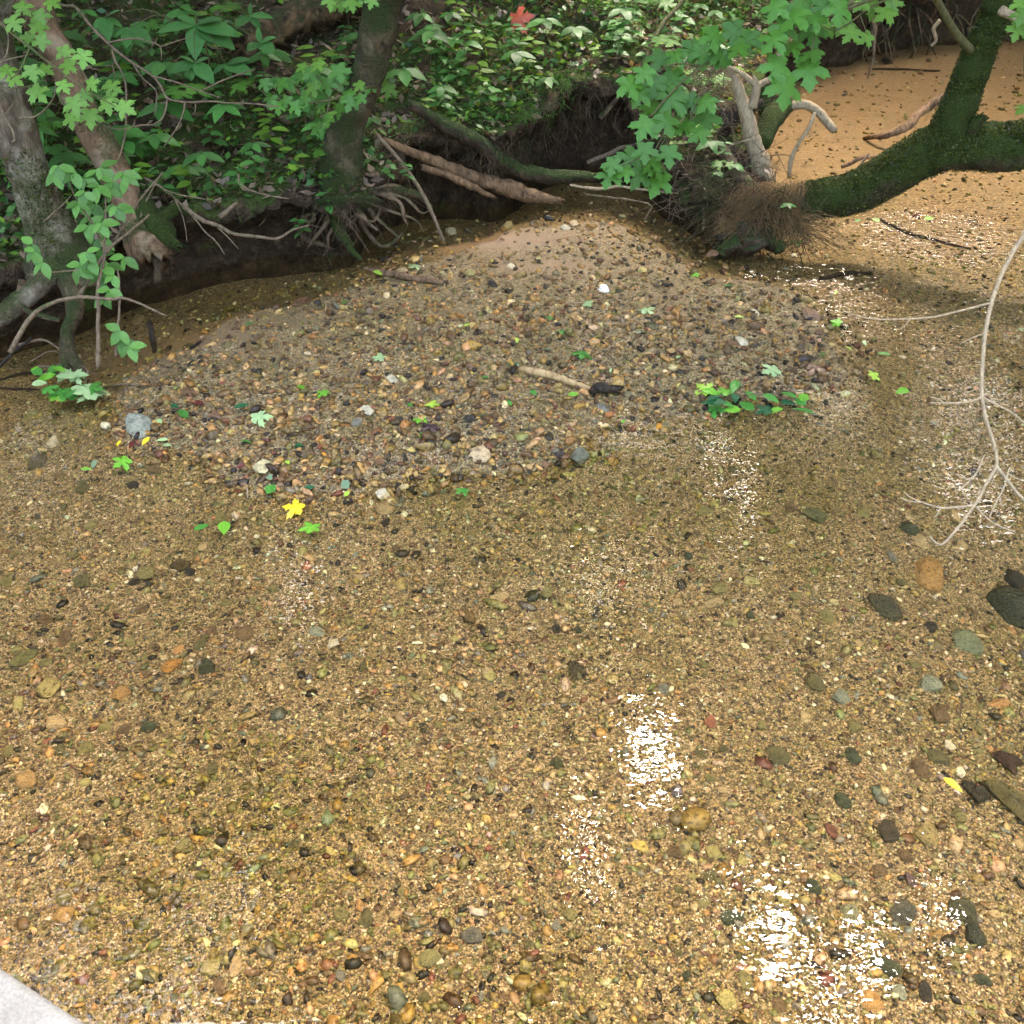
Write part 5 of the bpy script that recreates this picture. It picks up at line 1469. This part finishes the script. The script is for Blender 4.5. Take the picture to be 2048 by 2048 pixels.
FL = [(501, 652, 24, "green", "ovate"), (538, 657, 14, "orange", "ovate"), (604, 781, 24, "bright green", "round"), (647, 791, 24, "bright green", "maple"), (521, 841, 40, "pale green", "maple"), (759, 720, 26, "pale green", "maple"), (830, 537, 22, "pale green", "maple"), (756, 551, 26, "lime", "ovate"),
      (863, 813, 26, "lime", "maple"), (841, 844, 26, "bright green", "maple"), (1034, 737, 18, "dark green", "round"), (599, 897, 20, "dark green", "round"), (649, 914, 17, "orange", "ovate"), (576, 930, 16, "lime", "round"), (543, 984, 36, "green", "round"), (538, 959, 30, "grey-green", "ovate"),
      (618, 981, 26, "dark green", "ovate"), (691, 975, 32, "grey-green", "round"), (695, 993, 22, "lime", "ovate"), (925, 987, 26, "green", "maple"), (487, 939, 26, "dark red", "round"), (844, 875, 18, "green", "round"), (863, 860, 36, "purple-brown", "maple"), (493, 889, 28, "green", "ovate"),
      (1292, 625, 30, "pale green", "maple"), (1165, 714, 34, "green", "maple"), (1174, 613, 22, "pale green", "maple"), (1034, 686, 20, "lime", "ovate"), (1123, 670, 15, "green", "round"), (1478, 639, 20, "lime", "ovate"), (1391, 554, 16, "bright green", "maple"), (1455, 577, 22, "green", "ovate"),
      (1357, 719, 20, "pale green", "ovate"), (1543, 747, 36, "pale green", "maple"), (1409, 784, 38, "lime", "maple"), (1147, 795, 24, "bright green", "round"), (1067, 791, 18, "green", "round"), (1246, 848, 16, "bright green", "round"), (1317, 859, 26, "orange", "ovate"), (1279, 670, 18, "grey-green", "ovate"),
      (1312, 757, 18, "dark green", "ovate"), (1645, 714, 22, "green", "ovate"), (590, 1022, 40, "yellow", "maple"), (293, 888, 26, "yellow", "ovate"), (239, 892, 18, "yellow", "ovate"), (325, 886, 26, "pale green", "ovate"), (336, 896, 18, "pale green", "round"), (247, 930, 34, "bright green", "maple"),
      (174, 944, 24, "bright green", "ovate"), (190, 934, 26, "grey-green", "ovate"), (405, 1061, 36, "green", "ovate"), (450, 1062, 40, "bright green", "round"), (622, 1061, 36, "bright green", "maple"), (366, 834, 48, "green", "ovate"), (320, 848, 20, "pale green", "round"), (485, 818, 34, "dark green", "ovate"), (350, 818, 20, "dark green", "round"),
      (1803, 789, 30, "bright green", "round"), (1747, 756, 24, "lime", "maple"), (1728, 691, 18, "pale green", "ovate"), (1672, 650, 22, "bright green", "maple"), (1697, 702, 18, "lime", "ovate"), (1671, 590, 14, "lime", "ovate"), (1765, 714, 28, "green", "ovate"), (1903, 1576, 42, "yellow", "ovate"), (1630, 741, 40, "brown", "maple"),
      (1424, 514, 30, "brown", "round"), (430, 836, 24, "brown", "maple"), (405, 682, 22, "brown", "ovate"), (380, 790, 30, "brown", "maple"), (1090, 935, 24, "brown", "ovate"), (760, 930, 26, "brown", "round"), (1465, 690, 24, "brown", "maple"), (1565, 655, 22, "brown", "round"), (395, 812, 34, "dark red", "ovate"), (265, 895, 26, "dark red", "ovate"),
      (1750, 445, 26, "pale green", "ovate"), (1856, 440, 16, "bright green", "maple"), (1715, 446, 18, "green", "ovate"), (820, 815, 16, "green", "ovate"), (1018, 812, 20, "green", "round"), (1100, 640, 14, "green", "maple"), (935, 655, 18, "lime", "ovate"), (970, 760, 16, "green", "ovate"), (1220, 745, 18, "pale green", "ovate"), (690, 610, 16, "green", "round")]
items = []
LEAF_MARKS = dict(STONE_MARKS); LEAF_MARKS.update({"the pale dangling branch": (1900, 900), "the green debris clump": (140, 770), "the mossy leaning tree": (1650, 420)})
for px, py, s, col, kind in FL:
    word = {"maple": "lobed", "ovate": "narrow", "round": "broad"}[kind]
    items.append((fallen(px, py, s, col, kind), f"fallen {col} {word} leaf", px, py))
label_all(items, LEAF_MARKS, "leaf", "leaves fallen on gravel and water")

# red leaf on the slope
p = hit(1038, 80)
m = fl_mat("fallen_leaf_red", LEAFC["red"])
o = link("fallen_leaf", maple_mesh("fallen_leaf", m, .35, 8)); o.matrix_world = leaf_matrix(p + np.array([0, -.12, .16]), (1, -.2, .3), (.1, -.8, .6), 44 * project(p)[2] / FPX)
tag(o, "large orange-red dead leaf standing out on the green slope", "leaf")

# leafy sprig washed up on the bar and the debris clump on the left
def sprig(name, label, cx, cy, rx, ry, n, cols, twigs, seed):
    r = random.Random(seed)
    root = empty(name, bedhit(cx, cy), label, "sprig")
    mb = MB()
    for tw in twigs:
        P = [np.maximum(bedhit(x, y), [-9, -9, 0]) + np.array([0, 0, h]) for x, y, h in tw]
        tube(mb, P, [.0035, .002], 6, 12)
    mb.build("twig", M_TWIG, root)
    for k in range(n):
        x, y = cx + r.uniform(-rx, rx), cy + r.uniform(-ry, ry)
        col = r.choice(cols)
        kind = r.choice(["maple", "ovate", "round"])
        o = fallen(x, y, r.uniform(30, 52) if kind != 'round' else r.uniform(22, 36), col, kind, lift=r.uniform(.01, .06))
        M = o.matrix_world.copy()
        o.name = "leaf"
        o.parent = root; o.matrix_parent_inverse = PINV[root.name]; o.matrix_basis = M
    return root
sprig("leafy_sprig", "washed-up sprig of wet green leaves at the bar's lower edge", 1525, 810, 110, 26, 20, ["green", "dark green", "dark green", "bright green", "green"], [[(1420, 800, .02), (1480, 815, .05), (1560, 808, .05), (1630, 798, .03)], [(1470, 830, .02), (1500, 800, .05), (1550, 775, .06)], [(1500, 818, .04), (1590, 815, .03)]], 3)
sprig("leaf_debris", "clump of stranded green leaves and twigs below the grey trunk's roots", 140, 775, 62, 26, 22, ["green", "bright green", "pale green", "dark green", "green"], [[(75, 770, .03), (130, 760, .06), (200, 775, .03)], [(90, 790, .02), (140, 775, .06), (170, 745, .05)]], 4)

# ------------------------------------------------------------------ slope plants
BANK_MARKS = {"the rotten log": (620, 90), "the mossy S-curved trunk": (690, 250), "the peeling trunk": (215, 320), "the grey lichen-spotted trunk": (60, 350), "the red leaf": (1038, 80), "the driftwood log": (920, 345), "the dark inlet": (1180, 290), "the maple spray over the spit": (1330, 150), "the pale forked snag": (1500, 220), "the broad-leaved sapling": (400, 80)}

def plant_mesh_parts(kind, r, root, p, size):
    mb = MB()
    h = size * r.uniform(.7, 1.2)
    lean = np.array([r.gauss(0, .12), r.gauss(-.18, .12), 0]) * h
    top = p + np.array([0, 0, h]) + lean
    if kind == "creeper":
        tube(mb, [p, (p + top) / 2, top], [.0022, .0016, .0012], 5, 6)
        a0 = r.uniform(0, 6.28)
        for k in range(5):
            a = a0 + k * 1.2566
            d = np.array([math.cos(a), math.sin(a), -.12])
            o = link("leaf", r.choice(OVATE), root)
            o.matrix_basis = leaf_matrix(top, d, np.array([r.gauss(0, .12), -.3, 1]), size * r.uniform(.42, .58))
    elif kind == "herb":
        tube(mb, [p, (p + top) / 2 + lean * .2, top], [.0025, .002, .0012], 5, 8)
        n = r.choice([3, 4])
        a0 = r.uniform(0, 3.14)
        for k in range(n):
            t = .35 + .65 * (k + 1) / n
            q = p * (1 - t) + top * t
            for s in (0, 3.1416):
                a = a0 + k * 1.57 + s
                o = link("leaf", r.choice(OVATE), root)
                o.matrix_basis = leaf_matrix(q, np.array([math.cos(a), math.sin(a), .1]), np.array([r.gauss(0, .15), -.25, 1]), size * r.uniform(.34, .5) * (1.15 - .35 * t))
    elif kind == "bright":
        tube(mb, [p, (p + top) / 2, top], [.002, .0016, .001], 5, 6)
        for k in range(r.choice([5, 6, 7])):
            t = r.uniform(.4, 1)
            q = p * (1 - t) + top * t
            a = r.uniform(0, 6.28)
            o = link("leaf", r.choice(OVATE_B), root)
            o.matrix_basis = leaf_matrix(q, np.array([math.cos(a), math.sin(a), .1]), np.array([r.gauss(0, .2), -.3, 1]), size * r.uniform(.3, .45))
    else:
        tube(mb, [p, (p + top) / 2, top], [.0028, .002, .0014], 5, 6)
        for k in range(r.choice([3, 4])):
            a = r.uniform(0, 6.28)
            q = top + np.array([math.cos(a), math.sin(a), .1]) * size * .25
            tube(mb, [top, q], [.001, .0008], 4, 3)
            o = link("leaf", r.choice(MAPLES), root)
            o.matrix_basis = leaf_matrix(q, np.array([math.cos(a), math.sin(a), -.1]), np.array([r.gauss(0, .15), -.35, 1]), size * r.uniform(.35, .5))
    mb.build("stem", M_TWIGG, root)

NAMEP = {"creeper": ("creeper_plant", "five-leaflet creeper"), "herb": ("herb", "herb with paired leaves"), "bright": ("seedling", "light green seedling"), "maple": ("maple_seedling", "maple seedling")}
rr = random.Random(21)
items = []
got = []
tries = 0
while len(items) < 250 and tries < 4000:
    tries += 1
    px, py = rr.uniform(-20, 1480), rr.uniform(-20, 420)
    if len(items) > 230:
        px, py = rr.uniform(1330, 1480), rr.uniform(0, 380)
    p = hit(px, py)
    d, _ = bank_d(p[None])
    if d[0] < .04 or p[1] > 11: continue
    if any((px - a) ** 2 + (py - b) ** 2 < 18 ** 2 for a, b in got): continue
    if 1380 < px and rr.random() < .6: continue
    if 480 < px < 790 and abs(py + 40 - (140 - (px - 500) * .45)) < 75: continue
    got.append((px, py))
    kind = rr.choices(["creeper", "herb", "bright", "maple"], [.34, .36, .2, .1])[0]
    nm, ph = NAMEP[kind]
    root = empty(nm, p, None, None)
    plant_mesh_parts(kind, rr, root, p, rr.uniform(.15, .27) * (1.15 if d[0] > .3 else .9))
    items.append((root, ph, px, py))
label_all(items, BANK_MARKS, "plant", "low plants on the slope")
# a few seen singly over the roots and straw
for nm, lab, px, py, y, kind, s in (("herb", "small green herb growing out of the root tangle", 655, 385, 5.3, "herb", .17), ("herb", "glossy herb hanging right of the root tangle under the trunk", 770, 325, 5.3, "herb", .16), ("herb", "herb sprig hanging below the root tangle over water", 600, 440, 5.25, "herb", .17),
                                    ("seedling", "tiny green sprout left of the straw tangle", 1432, 345, 5.75, "creeper", .10), ("seedling", "tiny green sprout at the foot of the straw tangle", 1588, 482, 5.6, "creeper", .10), ("seedling", "tiny sprout growing on the straw tangle", 1570, 405, 5.55, "creeper", .10), ("herb", "herb drooping beside the mossy trunk's base", 820, 340, 5.35, "herb", .14)):
    p = PY(px, py, y) - np.array([0, 0, s * .8])
    root = empty(nm, p, lab, "plant")
    plant_mesh_parts(kind, rr, root, p, s)

# uncountable cover: small leaves, litter, grass, rootlets
def hill_points(n, x0, x1, y0, y1, dmin, r):
    P = np.stack([r.uniform(x0, x1, n), y0 + (y1 - y0) * r.random(n) ** 1.5], 1)
    d, h = bank_d(P)
    ok = d > dmin
    P, d, h = P[ok], d[ok], h[ok]
    z = hill_z(P, d, h)
    P3 = np.hstack([P, z[:, None]])
    px, py, dep = project(P3)
    ok = (px > -250) & (px < 2300) & (py > -160)
    return P3[ok], d[ok]

def build_cover():
    r = np.random.default_rng(33)
    P, d = hill_points(100000, -5.5, 8.0, 3.5, 15, .03, r)
    nz = fbm(P[:, :2], 1.6, 3, 91)
    keep = (nz > -.7 + .9 * r.random(len(P))) & ~((P[:, 0] > .8) & (P[:, 0] < 2.0) & (P[:, 1] < 7.6) & (r.random(len(P)) < .85))
    la, lb = hit(498, 138), hit(800, 5)
    tt = np.clip(((P - la) @ (lb - la)) / np.dot(lb - la, lb - la), 0, 1)
    keep &= np.linalg.norm(P - la - tt[:, None] * (lb - la), axis=1) > .26
    P = P[keep]
    P[:, 2] += r.uniform(.01, .13, len(P)) * (.5 + .5 * (nz[keep] > 0))
    V, F, c = leaf_quads(P, .056, [(.042, .125, .022), (.06, .15, .025), (.09, .18, .022), (.035, .10, .022), (.13, .24, .022), (.055, .14, .03)], r, 1.1, .55)
    o = link("ground_cover", mesh_np("ground_cover", V, F, M_LEAFCOL, c, shade=False))
    tag(o, "carpet of small green leaves covering the slope", None, None, "stuff")
    P, d = hill_points(52000, -5.5, 8.0, 3.5, 14, -.02, r)
    P[:, 2] += r.uniform(.002, .03, len(P))
    V, F, c = leaf_quads(P, .07, [(.12, .078, .05), (.20, .135, .09), (.28, .20, .14), (.07, .047, .03), (.16, .11, .08)], r, 1.2, .5)
    o = link("leaf_litter", mesh_np("leaf_litter", V, F, M_LEAFCOL, c, shade=False))
    tag(o, "dry brown leaf litter on the slope", None, None, "stuff")
build_cover()

def strands(name, label, mat, gen, n, rad, kind="stuff", sides=4, rings=7):
    mb = MB()
    for k in range(n):
        tube(mb, gen(k), [rad, rad * .6], sides, rings)
    o = mb.build(name, mat)
    return tag(o, label, None, None, kind)

r = random.Random(44)
def g_root(k):
    i = r.randrange(150, 470)
    b = LIPS[i]
    p = np.array([b[0] + r.gauss(0, .05), b[1] - .03 + r.gauss(0, .04), b[2] * r.uniform(.75, 1.02)])
    L = r.uniform(.06, .26) * (b[2] / .42)
    q = p + np.array([r.gauss(0, .05), -r.uniform(.0, .06), -L * .5]); e = q + np.array([r.gauss(0, .07), r.gauss(0, .03), -L * .5])
    return [p, q, e]
strands("rootlets", "fine hanging rootlets under the bank lip", M_ROOT, g_root, 420, .0016)
M_GRASS = mat_leaf("grass_blade", (.06, .13, .02), .3, .3, .6)
GSPOT = [hit(r.uniform(850, 1130), r.uniform(170, 275)) for _ in range(45)] + [hit(r.uniform(1000, 1250), r.uniform(-20, 90)) for _ in range(45)]
def g_grass(k):
    p = GSPOT[r.randrange(len(GSPOT))] + np.array([r.gauss(0, .06), r.gauss(0, .03), 0])
    L = r.uniform(.05, .13)
    a = r.uniform(0, 6.28)
    q = p + np.array([math.cos(a) * .02, math.sin(a) * .02 - .02, L * .6]); e = q + np.array([math.cos(a) * .05, math.sin(a) * .05 - .04, L * r.uniform(-.4, .35)])
    return [p, q, e]
strands("grass", "thin green grass blades on the mossy overhang and slope", M_GRASS, g_grass, 700, .0015)
def g_straw(k):
    left = k % 5 < 3
    if left:
        x0, y0 = r.choice([r.gauss(1512, 12), r.gauss(1545, 9)]), r.uniform(362, 392)
        x1, x2 = x0 - 38 + r.gauss(0, 16), x0 - 66 + r.gauss(0, 24)
        if x0 > 1535: x1 -= 12
    else:
        x0, y0 = r.gauss(1592, 11), r.uniform(358, 388)
        x1, x2 = x0 - 26 + r.gauss(0, 13), x0 - 8 + r.gauss(0, 24)
    b = r.gauss(0, .018)
    p = PY(x0, y0, 5.70 + b); q = PY(x1, y0 + r.uniform(38, 60), 5.58 + b); e = PY(x2, y0 + r.uniform(80, 126), 5.54 + b + r.gauss(0, .02))
    w = lambda a: np.array([r.gauss(0, a), r.gauss(0, a), r.gauss(0, a)])
    return [p, (p + q) / 2 + np.array([0, -.02, .02]) + w(.014), q + w(.016), (q + e) / 2 + w(.016), e]
strands("dry_straw", "tangle of dry straw draped over the root base of the mossy leaning tree", M_DRY, g_straw, 400, .0016, rings=13)
def g_twigs(k):
    px, py = r.uniform(1340, 1560), r.uniform(110, 440)
    if px > 1500 and py < 300: px -= 120
    y = 5.75 + (440 - py) / 330 * 1.0 + r.gauss(0, .06)
    p = PY(px, py, y)
    v = np.array([r.gauss(0, 1), r.gauss(0, .5), r.gauss(-.3, .8)]); v /= np.linalg.norm(v)
    L = r.uniform(.06, .3)
    return [p, p + v * L * .5 + np.array([0, 0, r.gauss(0, .015)]), p + v * L]
strands("twig_debris", "heap of thin dead twigs on the spit around the pale snag", M_TWIG, g_twigs, 460, .0024)
def g_snarl(k):
    px, py = r.uniform(1420, 1620), r.uniform(395, 500)
    p = PY(px, py, 5.56 + r.gauss(0, .03))
    v = np.array([r.gauss(0, 1), r.gauss(0, .3), r.gauss(-.2, .7)]); v /= np.linalg.norm(v)
    L = r.uniform(.05, .2)
    return [p, p + v * L * .5 + np.array([r.gauss(0, .02), 0, r.gauss(0, .02)]), p + v * L]
strands("root_snarl", "snarl of dark fine roots and twigs under the straw tangle", M_ROOT, g_snarl, 260, .0024)
def g_spread(k):
    px, py = r.uniform(1560, 1660), r.uniform(430, 500)
    p = PY(1570 + r.gauss(0, 15), 430 + r.uniform(-10, 30), 5.6)
    e = PY(px + r.uniform(0, 60), py + r.uniform(0, 30), 5.5 + r.gauss(0, .05))
    return [p, (p + e) / 2 + np.array([0, 0, r.gauss(.02, .02)]), e]
strands("straw_ends", "stiff dry stems sticking out from the straw tangle over the run", M_DRY, g_spread, 70, .002)
def g_straw2(k):
    px, py = r.uniform(1390, 1500), r.uniform(330, 450)
    y = 5.75
    p = PY(px, py, y + r.gauss(0, .05)); e = PY(px + r.gauss(0, 35), py + r.uniform(10, 50), 5.62 + r.gauss(0, .05))
    return [p, (p + e) / 2 + np.array([r.gauss(0, .02), -.03, .02]), e]
strands("dead_stems", "dead brown stems hanging on the spit left of the straw tangle", M_ROOT, g_straw2, 200, .0019)
def g_farroot(k):
    px = r.uniform(1700, 2060); py = r.uniform(-10, 60)
    p = PY(px, py, 9.9 + (px - 1700) / 350 * .9)
    e = p + np.array([r.gauss(0, .15), -r.uniform(.05, .3), -r.uniform(.1, .45)])
    return [p, (p + e) / 2 + np.array([r.gauss(0, .06), -.05, .04]), e]
strands("bank_roots", "exposed roots on the dark upstream bank", M_ROOT, g_farroot, 46, .012, sides=6, rings=10)
